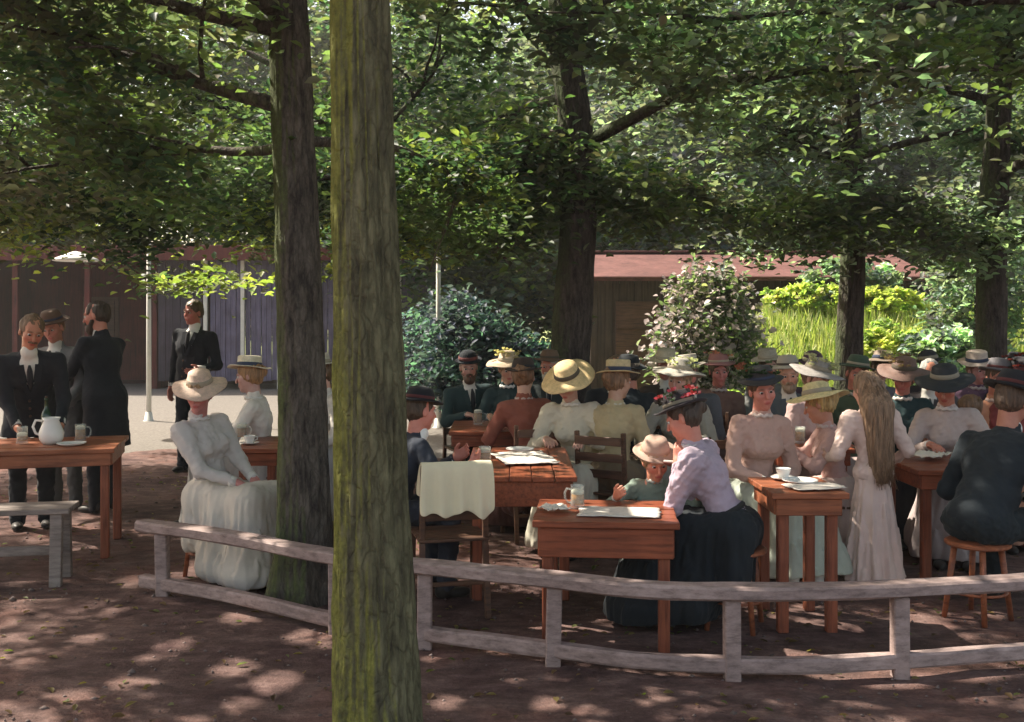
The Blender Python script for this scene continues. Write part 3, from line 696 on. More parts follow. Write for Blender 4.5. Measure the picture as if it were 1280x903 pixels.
def make_stool(mat):
    t = empty('garden_stool')
    mb = MB(); mb.lathe([(0, .44), (.16, .44), (.175, .432), (.175, .42), (.165, .412), (0, .412)], 28); mb.build('seat', mat, t)
    for k in range(4):
        a = PI / 4 + k * PI / 2; mb = MB(); mb.tube([(.12 * math.cos(a), .12 * math.sin(a), .415), (.175 * math.cos(a), .175 * math.sin(a), 0)], [.018, .015], 10); mb.build('leg', mat, t, True)
    mb = MB(); mb.tube([(.15 * math.cos(a), .15 * math.sin(a), .16) for a in np.linspace(0, 2 * PI, 25)], .009, 6); mb.build('foot_ring', mat, t, True)
    return t
chairs = {'s': make_stool(M_ORW), 'b': make_chair(M_BRW), 'r': make_chair(M_RED), 'o': make_chair(M_ORW)}; used = {}
def copy_tree(o, parent=None):
    c = o.copy(); COL.objects.link(c)
    if parent: c.parent = parent
    for ch in list(o.children): copy_tree(ch, c)
    return c
def chair(kind, x, y, rot, label, s=1.0):
    o = chairs[kind] if kind not in used else copy_tree(chairs[kind]); used[kind] = 1
    o.location = (x, y, 0); o.rotation_euler = (0, 0, R(rot)); o.scale = (s, s, s)
    tag(o, label, 'stool' if kind == 's' else 'chair', 'round wooden stools' if kind == 's' else 'wooden garden chairs'); return o

# ------------------------------------------------------------------ implicit figures
class Field:
    def __init__(s): s.ops = []
    def cap(s, a, b, ra, rb=None, k=.02, sub=False):
        a = np.array(a, float); b = np.array(b, float); rb = ra if rb is None else rb
        m = max(ra, rb); s.ops.append(('c', a, b, ra, rb, k, sub, np.minimum(a, b) - m, np.maximum(a, b) + m)); return s
    def sph(s, c, r, k=.02, sub=False): return s.cap(c, c, r, r, k, sub)
    def ell(s, c, r, M=None, k=.02, sub=False):
        c = np.array(c, float); r = np.array(r, float); M = np.eye(3) if M is None else np.array(M)
        e = np.abs(M) @ r; s.ops.append(('e', c, r, M, None, k, sub, c - e, c + e)); return s
    def mesh(s, h, cut=None, disp=None):
        lo = np.min([o[7] for o in s.ops if not o[6]], 0) - .03; hi = np.max([o[8] for o in s.ops if not o[6]], 0) + .03
        ax = [np.arange(lo[i], hi[i] + h, h, dtype=np.float32) for i in range(3)]
        f = np.full([len(a) for a in ax], .15, np.float32)
        for o in s.ops:
            k = o[5]; pad = k + 3 * h + .01
            sl = []
            for i in range(3):
                i0 = max(0, int((o[7][i] - pad - lo[i]) / h)); i1 = min(len(ax[i]), int((o[8][i] + pad - lo[i]) / h) + 2); sl.append(slice(i0, i1))
            sl = tuple(sl)
            X = ax[0][sl[0]][:, None, None]; Y = ax[1][sl[1]][None, :, None]; Z = ax[2][sl[2]][None, None, :]
            if o[0] == 'c':
                a, b, ra, rb = o[1:5]; ab = b - a; L2 = max(float(ab @ ab), 1e-9)
                t = np.clip(((X - a[0]) * ab[0] + (Y - a[1]) * ab[1] + (Z - a[2]) * ab[2]) / L2, 0, 1)
                d = np.sqrt((X - a[0] - t * ab[0]) ** 2 + (Y - a[1] - t * ab[1]) ** 2 + (Z - a[2] - t * ab[2]) ** 2) - (ra + (rb - ra) * t)
            else:
                c, r, M = o[1:4]; x, y, z = X - c[0], Y - c[1], Z - c[2]
                p = [(x * M[0, j] + y * M[1, j] + z * M[2, j]) for j in range(3)]
                k0 = np.sqrt((p[0] / r[0]) ** 2 + (p[1] / r[1]) ** 2 + (p[2] / r[2]) ** 2) + 1e-6
                k1 = np.sqrt((p[0] / r[0] ** 2) ** 2 + (p[1] / r[1] ** 2) ** 2 + (p[2] / r[2] ** 2) ** 2) + 1e-6
                d = k0 * (k0 - 1) / k1
            g = f[sl]
            if o[6]:
                hh = np.maximum(k - np.abs(g + d), 0) / k; f[sl] = np.maximum(g, -d) + hh * hh * k * .25
            else:
                hh = np.maximum(k - np.abs(g - d), 0) / k; f[sl] = np.minimum(g, d) - hh * hh * k * .25
        X = ax[0][:, None, None]; Y = ax[1][None, :, None]; Z = ax[2][None, None, :]
        if disp is not None:
            I = np.nonzero(np.abs(f) < .06)
            f[I] += disp(ax[0][I[0]], ax[1][I[1]], ax[2][I[2]])
        if cut is not None:
            for c in cut: f = np.maximum(f, c(X, Y, Z))
        # surface nets
        neg = f < 0; cnt = np.zeros([n - 1 for n in f.shape], np.float32); pos = [np.zeros_like(cnt) for _ in range(3)]
        S = [n - 1 for n in f.shape]
        def sub(A, o): return A[o[0]:o[0] + S[0], o[1]:o[1] + S[1], o[2]:o[2] + S[2]]
        for axis in range(3):
            for u in (0, 1):
                for v in (0, 1):
                    o0 = [0, 0, 0]; oth = [i for i in range(3) if i != axis]; o0[oth[0]] = u; o0[oth[1]] = v
                    o1 = list(o0); o1[axis] = 1
                    a = sub(f, o0); b = sub(f, o1); cr = sub(neg, o0) != sub(neg, o1)
                    t = np.where(cr, a / np.where(cr, a - b, 1), 0)
                    cnt += cr
                    pos[axis] += np.where(cr, t, 0)
                    pos[oth[0]] += cr * float(u); pos[oth[1]] += cr * float(v)
        act = cnt > 0; idx = np.full(cnt.shape, -1, np.int64); idx[act] = np.arange(act.sum())
        I = np.nonzero(act); c = cnt[act]
        V = np.stack([ax[i][0] + h * (I[i] + pos[i][act] / c) for i in range(3)], 1)
        Fs = []
        for axis in range(3):
            o1 = [slice(None)] * 3; o0 = [slice(None)] * 3; o0[axis] = slice(0, -1); o1[axis] = slice(1, None)
            A = neg[tuple(o0)]; B = neg[tuple(o1)]; cr = A != B
            oth = [(axis + 1) % 3, (axis + 2) % 3]
            J = [j.copy() for j in np.nonzero(cr)]
            ok = np.ones(len(J[0]), bool)
            for q in oth: ok &= (J[q] > 0) & (J[q] < f.shape[q] - 1)
            J = [j[ok] for j in J]; inv = A[tuple(J)]
            def g(du, dv):
                K = [j for j in J]; K[oth[0]] = J[oth[0]] - du; K[oth[1]] = J[oth[1]] - dv; return idx[tuple(K)]
            q = np.stack([g(1, 1), g(0, 1), g(0, 0), g(1, 0)], 1)
            q[~inv] = q[~inv][:, ::-1]; Fs.append(q)
        Fq = np.concatenate(Fs, 0); Fq = Fq[(Fq >= 0).all(1)]
        return V, Fq
_nv = RNG.normal(0, 1, (7, 3)); _np = RNG.random(7) * 6.28
def ridge(x, y, z, fr=(1, 1, 1)): return 1 - 2 * np.abs(np.clip(vnoise(x, y, z, fr), -1, 1)) ** .7
def vnoise(x, y, z, fr=(1, 1, 1)):
    r = 0
    for i in range(7):
        s = 1 + i * .45; r = r + np.sin(_nv[i, 0] * x * fr[0] * s + _nv[i, 1] * y * fr[1] * s + _nv[i, 2] * z * fr[2] * s + _np[i] + 1.3 * np.sin(_nv[(i + 2) % 7, 0] * y * fr[1] * .6 + _nv[(i + 3) % 7, 1] * x * fr[0] * .6)) / (1 + .35 * i)
    return r / 3.2
def ik(a, c, l1, l2, pole):
    d = c - a; L = min(d.length, (l1 + l2) * .995); d.normalize(); c = a + d * L
    x = (l1 * l1 - l2 * l2 + L * L) / (2 * L); hh = math.sqrt(max(l1 * l1 - x * x, 1e-6))
    p = pole - d * pole.dot(d); p.normalize(); return a + d * x + p * hh, c
def build_hand(F, w_, d, n, side, s, grip):
    """palm, four unequal curled fingers and a thumb; d along forearm, n = palm side normal"""
    d = d.normalized(); n = (n - d * n.dot(d)).normalized(); sd = d.cross(n).normalized() * side   # towards the thumb
    F.cap(w_ - d * .03 * s, w_ + d * .02 * s, .024 * s, .025 * s, .015)
    for j, off in enumerate((.03, .01, -.01, -.028)):
        F.cap(w_ + d * .015 * s + sd * off * .6 * s, w_ + d * .085 * s + sd * off * s, .0155 * s, .012 * s, .012)
    for j, (off, L) in enumerate(((.030, .070), (.010, .078), (-.010, .073), (-.029, .058))):
        b = w_ + d * .085 * s + sd * off * s; c = grip * (1 + .1 * j)
        d1 = (d * math.cos(c * .6) + n * math.sin(c * .6)).normalized(); d2 = (d * math.cos(c * 1.5) + n * math.sin(c * 1.5)).normalized(); d3 = (d * math.cos(c * 2.2) + n * math.sin(c * 2.2)).normalized()
        p1 = b + d1 * L * .45 * s; p2 = p1 + d2 * L * .33 * s; p3 = p2 + d3 * L * .25 * s
        F.cap(b, p1, .0095 * s, .009 * s, .003); F.cap(p1, p2, .009 * s, .0082 * s, .003); F.cap(p2, p3, .0082 * s, .007 * s, .003)
    t0 = w_ + d * .02 * s + sd * .022 * s; t1 = t0 + (d * .6 + sd * .75 + n * .25).normalized() * .042 * s; t2 = t1 + (d * .9 + sd * .25 + n * .4).normalized() * .03 * s; t3 = t2 + (d * .95 + n * .5).normalized() * .022 * s
    F.cap(t0, t1, .014 * s, .012 * s, .01); F.cap(t1, t2, .0115 * s, .0105 * s, .004); F.cap(t2, t3, .0105 * s, .0085 * s, .004)

def person(label, X, Y, rot, **k):
    g = lambda n, d: k.get(n, d)
    s = g('s', 1.0); fem = g('fem', True); stand = g('stand', False); lean = R(g('lean', 8)); sl_ = R(g('side', random.Random(label + 's').uniform(-5, 5)))
    seat = g('seat', .45); hs = s * g('hs', 1.0 if s > .9 else 1.12)
    h = .0065 if Y < 6.6 else (.0075 if Y < 8 else .009); ch = h * 1.35
    root = empty('person', (X, Y, 0), R(rot), label, 'person', g('group', 'guests in the garden'))
    hipz = (.93 * s if stand else seat + .095 * s)
    P = Vector((0, 0, hipz)); t = Vector((math.sin(sl_), math.sin(lean), math.cos(lean) * math.cos(sl_))).normalized()
    xr = Vector((1, 0, -t.x * .8)).normalized(); xr = (xr - t * xr.dot(t)).normalized(); fr = t.cross(xr)
    Mt = np.array([[xr.x, fr.x, t.x], [xr.y, fr.y, t.y], [xr.z, fr.z, t.z]])
    L = lambda a, b, c: P + xr * (a * s) + fr * (b * s) + t * (c * s)
    shw = .165 if fem else .19
    N = L(0, -.005, .50)
    yaw = R(g('yaw', random.Random(label).uniform(-24, 24))); pit = R(g('pitch', 10)); rq = random.Random(label + 'q'); roll = R(g('roll', rq.uniform(-9, 9)))
    Rh = Matrix.Rotation(-yaw, 3, 'Z') @ Matrix.Rotation(-pit, 3, 'X') @ Matrix.Rotation(roll, 3, 'Y')
    # yaw>0 turns to the person's right
    Hc = N + Vector((0, .02, .10)) * s + Rh @ Vector((0, .015, .085)) * hs
    hp = lambda a, b, c: Hc + (Rh @ Vector((a, b, c))) * hs
    MR = np.array(Rh); rv = random.Random(label); jw, nz_, ck = rv.uniform(.9, 1.12), rv.uniform(.8, 1.35), rv.uniform(.85, 1.2)
    # hands
    tgt = g('hands', 'lap' if not stand else 'hang')
    if tgt == 'lap': W = [Vector((q * .08 * s, .30 * s, hipz + .10 * s)) for q in (-1, 1)]
    elif tgt == 'table': W = [Vector((q * .15 * s, .40 * s, max(.80, hipz + .2 * s))) for q in (-1, 1)]
    elif tgt == 'hang': W = [Vector((q * .25 * s, .03 * s, hipz - .04 * s)) for q in (-1, 1)]
    elif tgt == 'read': W = [Vector((q * .10 * s, .30 * s, hipz + .36 * s)) for q in (-1, 1)]
    elif tgt == 'chin': W = [Vector((-.05 * s, .36 * s, .81)), Vector((.06 * s, .20 * s, N.z + .01))]
    else: W = [Vector(q) for q in tgt]
    B = Field()
    # head
    B.ell(hp(0, -.012, .032), np.array((.074, .094, .088)) * hs, MR, .02)
    B.ell(hp(0, .030, -.045), np.array((.055 * jw if fem else .060 * jw, .060, .072 * (1.06 - .5 * (jw - 1)))) * hs, MR, .03)
    B.sph(hp(0, .066, -.100), .021 * hs, .02)
    for q in (-1, 1):
        B.sph(hp(q * .036, .056, -.028), .026 * ck * hs, .02)
        B.cap(hp(q * .045, .074, .024), hp(q * .012, .086, .022), .010 * hs, .011 * hs, .012)
        B.ell(hp(q * .076, -.008, -.012), np.array((.010, .018, .031)) * hs, MR, .006)
        B.sph(hp(q * .031, .098, .002), .0155 * hs, .008, sub=True)
    B.cap(hp(0, .090, .010), hp(0, .100 + .009 * nz_, -.030), .0075 * hs, .0115 * nz_ ** .5 * hs, .008)
    B.cap(hp(-.018, .088, -.062), hp(.018, .088, -.062), .007 * hs, .007 * hs, .006)
    B.cap(hp(-.013, .086, -.073), hp(.013, .086, -.073), .008 * hs, .008 * hs, .006)
    B.cap(hp(0, -.02, -.06), N + Vector((0, 0, -.02)), .050 * hs, .056 * s, .03)
    B.cap(L(-.10, 0, .44), L(.10, 0, .44), .060 * s, .060 * s, .04); B.ell(L(0, 0, .33), np.array((.10, .065, .14)) * s, Mt, .04)
    arms = []
    for q, wv in ((-1, W[0]), (1, W[1])):
        sh = L(q * shw, 0, .445); pole = Vector((q * .7, -.45, -.8)) if not stand else Vector((q * .3, -1, -.1))
        if 'pole' in k: pole = Vector((q * k['pole'][0], k['pole'][1], k['pole'][2]))
        el, wr = ik(sh, wv, .29 * s, .25 * s, pole); arms.append((sh, el, wr, q))
        B.cap(sh, el, .040 * s, .034 * s, .03); B.cap(el, wr, .034 * s, .024 * s, .02)
        d = (wr - el).normalized()
        if tgt in ('table', 'chin') and not (tgt == 'chin' and q == 1): d = (d + Vector((0, .6, -d.z))).normalized()
        n_ = Vector((0, 0, -1)) if tgt in ('table', 'lap') else (Vector((-q, 0, 0)) if tgt == 'hang' else Vector((-q * .8, 0, .5)))
        build_hand(B, wr, d, n_, q, s if s > .8 else s * 1.1, g('grip', .45))
    if g('legs_skin', False):
        pass
    V, Fq = B.mesh(h)
    sk = np.array(g('skin', (.58, .30, .22))) * rv.uniform(.8, 1.08) * np.array([1, rv.uniform(.92, 1.12), rv.uniform(.9, 1.15)]); C = np.tile(sk, (len(V), 1))
    Lc = (V - np.array(Hc)) @ MR / hs
    def blob(c, r): return np.clip(1.4 - np.sqrt((((Lc - np.array(c)) / np.array(r)) ** 2).sum(1)), 0, 1)[:, None]
    fl = g('flush', .5) * .6
    for q in (-1, 1):
        C = C * (1 - blob((q * .04, .075, -.03), (.028, .03, .024)) * fl) + np.array((.62, .16, .12)) * blob((q * .04, .075, -.03), (.028, .03, .024)) * fl
    m = blob((0, .105, -.03), (.016, .02, .016)) * fl * .7; C = C * (1 - m) + np.array((.6, .17, .12)) * m
    m = blob((0, .095, -.067), (.023, .02, .011)); C = C * (1 - m) + np.array((.45, .09, .08)) * m
    for q in (-1, 1):
        m = blob((q * .03, .092, .026), (.021, .02, .0055)); C = C * (1 - m) + np.array(g('hair', (.1, .06, .03))) * .8 * m
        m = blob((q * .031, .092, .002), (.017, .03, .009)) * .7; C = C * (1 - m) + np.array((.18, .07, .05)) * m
    mesh_obj('body', V, Fq, M_SKIN, root, True, C)
    for q in (-1, 1):
        mb = MB(); c = hp(q * .031, .0795, .002); r = .0125 * hs
        V0 = []; F0 = []; nu, nv = 12, 8
        for i in range(nv + 1):
            for j in range(nu):
                th = PI * i / nv; ph = 2 * PI * j / nu; V0.append(c + (Rh @ Vector((math.sin(th) * math.cos(ph), math.cos(th), math.sin(th) * math.sin(ph) * .8))) * r)
        for i in range(nv):
            for j in range(nu): F0.append((i * nu + j, i * nu + (j + 1) % nu, (i + 1) * nu + (j + 1) % nu, (i + 1) * nu + j))
        mb.add(V0, F0); eo = mb.build('eye', M_EYEW, root, True); eo.data.materials.append(M_IRIS)
        for p in eo.data.polygons:
            if p.index < nu * 2: p.material_index = 1
    # hair
    hc = g('hair', (.10, .06, .03)); hst = g('hairstyle', 'bun' if fem else 'short')
    if hst != 'bald':
        H = Field(); cs = 1.0 if hst == 'short' else 1.07
        H.ell(hp(0, -.018, .038), np.array((.081, .099, .091)) * hs * cs, MR, .02)
        H.ell(hp(0, -.04, -.005), np.array((.079, .072, .075)) * hs * cs, MR, .02)
        H.ell(hp(0, .110, -.036), np.array((.064, .075, .108)) * hs, MR, .012, sub=True)
        if hst == 'bun': H.ell(hp(0, -.115, .02), np.array((.045, .04, .045)) * hs, MR, .02)
        if hst == 'puff': H.ell(hp(0, -.02, .05), np.array((.098, .105, .085)) * hs, MR, .03)
        if hst == 'long':
            H.cap(hp(0, -.06, 0), hp(0, -.10, -.15), .085 * hs, .10 * hs, .04); H.cap(hp(-.03, -.10, -.15), L(-.02, -.13, .05), .085 * hs, .055 * hs, .05); H.cap(hp(.03, -.10, -.15), L(.03, -.13, .02), .085 * hs, .05 * hs, .05)
            H.cap(hp(0, -.10, -.15), L(0, -.14, .0), .08 * hs, .05 * hs, .05)
        if hst == 'beard' or g('beard', False): pass
        V, Fq = H.mesh(h * 1.1, disp=lambda x, y, z: .007 * ridge(x, y, z, (80, 80, 9)) + .010 * vnoise(x, y, z, (24, 24, 7)))
        mesh_obj('hair', V, Fq, hair(hc), root, True)
    if hst == 'long':
        rs = random.Random(5); mb = MB()
        for _ in range(190):
            a = rs.uniform(-1.25, 1.25); x0, y0 = .088 * math.sin(a), -.03 - .085 * math.cos(a)
            z0 = rs.uniform(-.08, .07); xe = math.sin(a) * rs.uniform(.05, .10); ze = rs.uniform(-.08, .16)
            pa = hp(x0, y0, z0); pm = hp(x0 * 1.15, -.12 - .09 * math.cos(a), -.16); pe = L(xe, -.16 - .045 * math.cos(a), ze); pq = L(xe * 1.05, -.16 - .06 * math.cos(a), .25)
            pts = [pa, (pa + pm) / 2 + Vector((0, -.012, 0)), pm, pq, pe]; cr = []
            for i in range(4):
                for tt in (0, .33, .66): cr.append(pts[i].lerp(pts[i + 1], tt) + Vector((rs.gauss(0, .0035), rs.gauss(0, .0035), 0)))
            cr.append(pe + Vector((rs.gauss(0, .015), rs.gauss(0, .01), -.02)))
            mb.tube(cr, [.0034] * 8 + [.003, .003, .0025, .002, .001], 5)
        mb.build('hair_strands', hair(hc), root, True)
    if g('beard', None):
        H = Field(); bt = k['beard']
        H.cap(hp(-.026, .092, -.054), hp(0, .104, -.048), .009 * hs, .010 * hs, .01); H.cap(hp(.026, .092, -.054), hp(0, .104, -.048), .009 * hs, .010 * hs, .01)
        if bt == 'full': H.ell(hp(0, .062, -.105), np.array((.052, .045, .05)) * hs, MR, .02); H.cap(hp(-.06, .02, -.05), hp(-.03, .06, -.1), .018 * hs, .02 * hs, .02); H.cap(hp(.06, .02, -.05), hp(.03, .06, -.1), .018 * hs, .02 * hs, .02)
        V, Fq = H.mesh(h, disp=lambda x, y, z: .004 * vnoise(x, y, z, (120, 120, 30))); mesh_obj('beard', V, Fq, hair(g('beardc', hc)), root, True)
    # clothes
    top = g('top', (.5, .5, .5)); tm = top if not isinstance(top, tuple) else fabric(top, var=g('var', .3))
    T = Field(); i = .014
    if fem:
        T.ell(L(0, .0, .34), np.array((.152, .118, .15)) * s, Mt, .05); T.cap(L(-.065, .085, .31), L(.065, .085, .31), .062 * s, .062 * s, .05)
        T.ell(L(0, .005, .15), np.array((.115, .095, .16)) * s, Mt, .05); T.ell(L(0, -.01, .02), np.array((.165, .125, .10)) * s, Mt, .05)
    else:
        T.ell(L(0, .005, .33), np.array((.185, .135, .17)) * s, Mt, .05); T.ell(L(0, .02, .13), np.array((.16, .135, .17)) * s, Mt, .05); T.ell(L(0, 0, .0), np.array((.17, .14, .11)) * s, Mt, .05)
    T.cap(L(-.11, -.005, .44), L(.11, -.005, .44), .068 * s, .068 * s, .05)
    T.cap(L(0, -.01, .46), L(0, 0, .53), .07 * s, .062 * s, .03)     # collar
    puff = g('puff', .0)
    for (sh, el, wr, q) in arms:
        T.cap(sh, el, (.060 + puff) * s, .050 * s, .04)
        fw = wr - (wr - el).normalized() * .015 * s
        T.cap(el, fw, (.049 if not puff else .046) * s, .036 * s, .03)
    if g('coat', None):
        cl_ = k['coat']   # long skirts of a coat
        if stand:
            T.cap(L(-.05, -.01, .0), (-.07 * s, -.01, hipz - cl_), .125 * s, .15 * s, .08); T.cap(L(.05, -.01, .0), (.07 * s, -.01, hipz - cl_), .125 * s, .15 * s, .08)
        else:
            T.cap(L(0, -.03, .02), (0, -.14 * s, seat - cl_), .15 * s, .12 * s, .08); T.cap(L(0, -.03, .02), (0, .12 * s, hipz), .16 * s, .14 * s, .06)
            for q in (-1, 1): T.cap((q * .1 * s, 0, hipz), (q * .15 * s, .30 * s, hipz - .01), .115 * s, .10 * s, .05)
    wr_ = g('wrinkle', .012)
    cz = (lambda X_, Y_, Z_: (hipz - g('coat', 9) - Z_)) if (g('coat', None) and stand) else (lambda X_, Y_, Z_: (.03 - Z_) + 0 * X_ + 0 * Y_)
    # neck opening
    T.ell(hp(0, .0, -.06), np.array((.07, .075, .075)) * hs, MR, .012, sub=True)
    if not fem or g('vopen', False): T.ell(L(0, .135, .42), np.array((.045, .075, .14)) * s, Mt, .015, sub=True)
    V, Fq = T.mesh(ch, cut=[cz], disp=lambda x, y, z: wr_ * .4 * vnoise(x, y, z, (22, 22, 12)) + wr_ * (.55 if fem else .3) * ridge(x + 3, y + z * .5, z, (30, 30, 42)))
    mesh_obj('coat' if not fem else 'blouse', V, Fq, tm, root, True)
    if not fem or g('vopen', False):
        S_ = Field(); S_.ell(L(0, .012, .38), np.array((.12, .108, .15)) * s, Mt, .03); S_.cap(L(0, 0, .45), L(0, .012, .545), .06 * s, .058 * s, .02)
        V, Fq = S_.mesh(ch); so_ = mesh_obj('shirt', V, Fq, fabric(g('shirt', (.72, .68, .62)), var=.12), root, True)
        if Y < 12 and not fem:
            for q in (-1, 1):
                mb = MB(); mb.bar(L(q * .062, .082, .485), L(q * .045, .140, .36), .050 * s, .007, .003, fr); mb.bar(L(q * .045, .140, .36), L(q * .010, .158, .24), .034 * s, .007, .003, fr); mb.build('lapel', tm, root)
            for z_ in (.20, .12, .04):
                mb = MB(); mb.lathe([(0, .006), (.009, .004), (.011, 0), (.009, -.004), (0, -.006)], 10, Matrix.Translation(L(.012, .165, z_)) @ Matrix.Rotation(PI / 2, 4, 'X')); mb.build('button', M_BRW, root, True)
        mb = MB(); a = L(0, .105, .50); mb.tube([a, L(0, .125, .46), L(0, .13, .36), L(0, .128, .28)], [.008, .02 * s, .022 * s, .012], 8); mb.build('necktie', fabric(g('tie', (.03, .03, .035))), root, True)
    for (sh, el, wr, q) in arms:
        if g('cuffs', True):
            d = (wr - el).normalized(); mb = MB(); mb.tube([wr - d * .045 * s, wr - d * .005 * s], [.036 * s, .034 * s], 14); mb.build('cuff', fabric(g('cuffc', (.72, .69, .64)), var=.1), root, True)
    if fem and not g('vopen', False):
        mb = MB(); c0 = N + Vector((0, .012, .012)); pts = [c0 + Vector((math.cos(a) * .062 * s, math.sin(a) * .062 * s, .006 * math.sin(a * 9))) for a in np.linspace(0, 2 * PI, 37)]
        mb.tube(pts, .013 * s, 7); mb.build('collar', fabric(g('collarc', mixc(top if isinstance(top, tuple) else (.5, .5, .5), (.7, .68, .64), .5)), var=.15), root, True)
        if g('belt', None):
            mb = MB(); a0 = L(0, .004, .10); pts = [a0 + xr * (math.cos(a) * .122 * s) + fr * (math.sin(a) * .104 * s) for a in np.linspace(0, 2 * PI, 30)]; mb.tube(pts, .018 * s, 7); mb.build('belt', fabric(k['belt']), root, True)
    # lower part
    bot = g('bot', (.4, .4, .4)); bm_ = fabric(bot, var=g('var', .3)) if isinstance(bot, tuple) else bot
    kz = hipz - .02 * s; legs = g('legs', 0.0)
    if g('skirt', fem):
        K = Field(); fl_ = g('flare', 1.0)
        if stand:
            hem = g('hem', .03); K.ell(L(0, 0, .03), np.array((.15, .12, .10)) * s, Mt, .06)
            K.cap((0, 0, hipz + .02), (0, 0, hem), .125 * s, .235 * s * fl_, .05)
            dfold = lambda x, y, z: (.014 * np.sin(11 * np.arctan2(y, x) + 2 * np.sin(z * 4)) + .008 * np.sin(23 * np.arctan2(y, x) + 1.7)) * np.clip((hipz - z) / .5, 0, 1) + .010 * ridge(x, y, z, (34, 34, 4))
            cuts = [lambda X_, Y_, Z_: (hem + .01 - Z_) + .008 * np.sin(9 * X_ + 7 * Y_)]
        else:
            kx = legs * s
            K.ell(P + Vector((0, -.01, .01)), np.array((.18, .15, .12)) * s, None, .05)
            for q in (-1, 1):
                kn = Vector((q * .11 * s + kx, .44 * s, kz)); an = Vector((q * .14 * s * fl_ + kx * 1.15, g('foot', .46) * s, .10))
                K.cap((q * .09 * s, 0, kz), kn, .112 * s, .095 * s, .07); K.cap(kn, an, .095 * s, .15 * s * fl_, .10)
            K.cap((0, .06 * s, kz), (kx, .42 * s, kz), .11 * s, .09 * s, .06); K.cap((kx, .42 * s, kz - .03), (kx * 1.1, .44 * s, .1), .10 * s, .19 * s * fl_, .12)
            K.cap((-.1 * s, -.02, kz - .03), (-.13 * s, .0, seat - .18), .10 * s, .11 * s, .06); K.cap((.1 * s, -.02, kz - .03), (.13 * s, .0, seat - .18), .10 * s, .11 * s, .06)
            K.cap((kx * .4, .16 * s, seat - .05), (kx * .7, .24 * s, .16), .13 * s, .19 * s, .10)
            K.cap((-.12 * s + kx * .4, .2 * s, seat - .05), (-.18 * s + kx * .75, .24 * s, .14), .11 * s, .15 * s, .10); K.cap((.12 * s + kx * .4, .2 * s, seat - .05), (.18 * s + kx * .75, .24 * s, .14), .11 * s, .15 * s, .10)
            dfold = lambda x, y, z: .013 * ridge(x + .1 * z, y, z, (22, 20, 3.5)) * np.clip((seat + .22 - z) / .3, .3, 1) + .007 * vnoise(x, y + 2, z, (55, 50, 9))
            hm = g('hem', .05)
            cuts = [lambda X_, Y_, Z_: (hm - Z_) + .01 * np.sin(11 * X_ + 5) * np.sin(9 * Y_)]
        V, Fq = K.mesh(ch * 1.1, cut=cuts, disp=dfold); mesh_obj('skirt', V, Fq, bm_, root, True)
        shoes = [(-.09, g('shoeY', .58 if not stand else .08)), (.09, g('shoeY', .58 if not stand else .08))]
    else:
        K = Field(); K.ell(P, np.array((.165, .13, .11)) * s, None, .05); sp = g('spread', .12)
        for q in (-1, 1):
            if stand:
                an = Vector((q * .10 * s, 0, .07)); kn = Vector((q * .095 * s, .02, .50 * s)); K.cap((q * .09 * s, 0, hipz - .02), kn, .092 * s, .068 * s, .04); K.cap(kn, an, .066 * s, .06 * s, .04)
            else:
                kn = Vector((q * (sp + .02) * s, .43 * s, kz)); an = Vector((q * (sp + .02) * s, g('foot', .40) * s, .09)); K.cap((q * .09 * s, 0, kz), kn, .094 * s, .074 * s, .05); K.cap(kn, an, .072 * s, .06 * s, .04)
        V, Fq = K.mesh(ch, disp=lambda x, y, z: .009 * ridge(x, y, z, (20, 20, 26))); mesh_obj('trousers', V, Fq, bm_, root, True)
        shoes = [(-(sp + .02) if not stand else -.10, g('foot', .40) if not stand else 0), ((sp + .02) if not stand else .10, g('foot', .40) if not stand else 0)]
    for (sx_, sy_) in shoes:
        Q = Field(); b = Vector((sx_ * s, sy_ * s, 0))
        Q.ell(b + Vector((0, -.02, .045)) * s, np.array((.038, .05, .045)) * s, None, .03); Q.ell(b + Vector((0, .09, .03)) * s, np.array((.042, .09, .032)) * s, None, .03); Q.cap(b + Vector((0, -.02, .05)) * s, b + Vector((0, -.01, .13)) * s, .038 * s, .045 * s, .03)
        V, Fq = Q.mesh(.008, cut=[lambda X_, Y_, Z_: (.002 - Z_) + 0 * X_ + 0 * Y_]); mesh_obj('shoe', V, Fq, fabric(g('shoec', (.03, .025, .022)), .4), root, True)
    # hat
    ht = g('hat', None)
    if ht:
        tilt = R(g('hattilt', rq.uniform(-4, 16))); hcz = g('hatz', .075)
        hsc = g('hatscale', 1.0); Mh = Matrix.Translation(hp(0, -.012, hcz)) @ (Rh @ Matrix.Rotation(tilt, 3, 'X')).to_4x4() @ Matrix.Diagonal((hs * hsc, hs * 1.1 * hsc, hs, 1))
        hcol = g('hatc', (.6, .48, .25)); ph = random.random() * 6
        wavy = lambda a, r: .16 * max(0, r - .1) * math.sin(2 * a + ph) + .05 * max(0, r - .1) * math.sin(5 * a + ph)
        mt = straw(hcol) if ht in ('boater', 'wide', 'widest') else fabric(hcol, .8, .25)
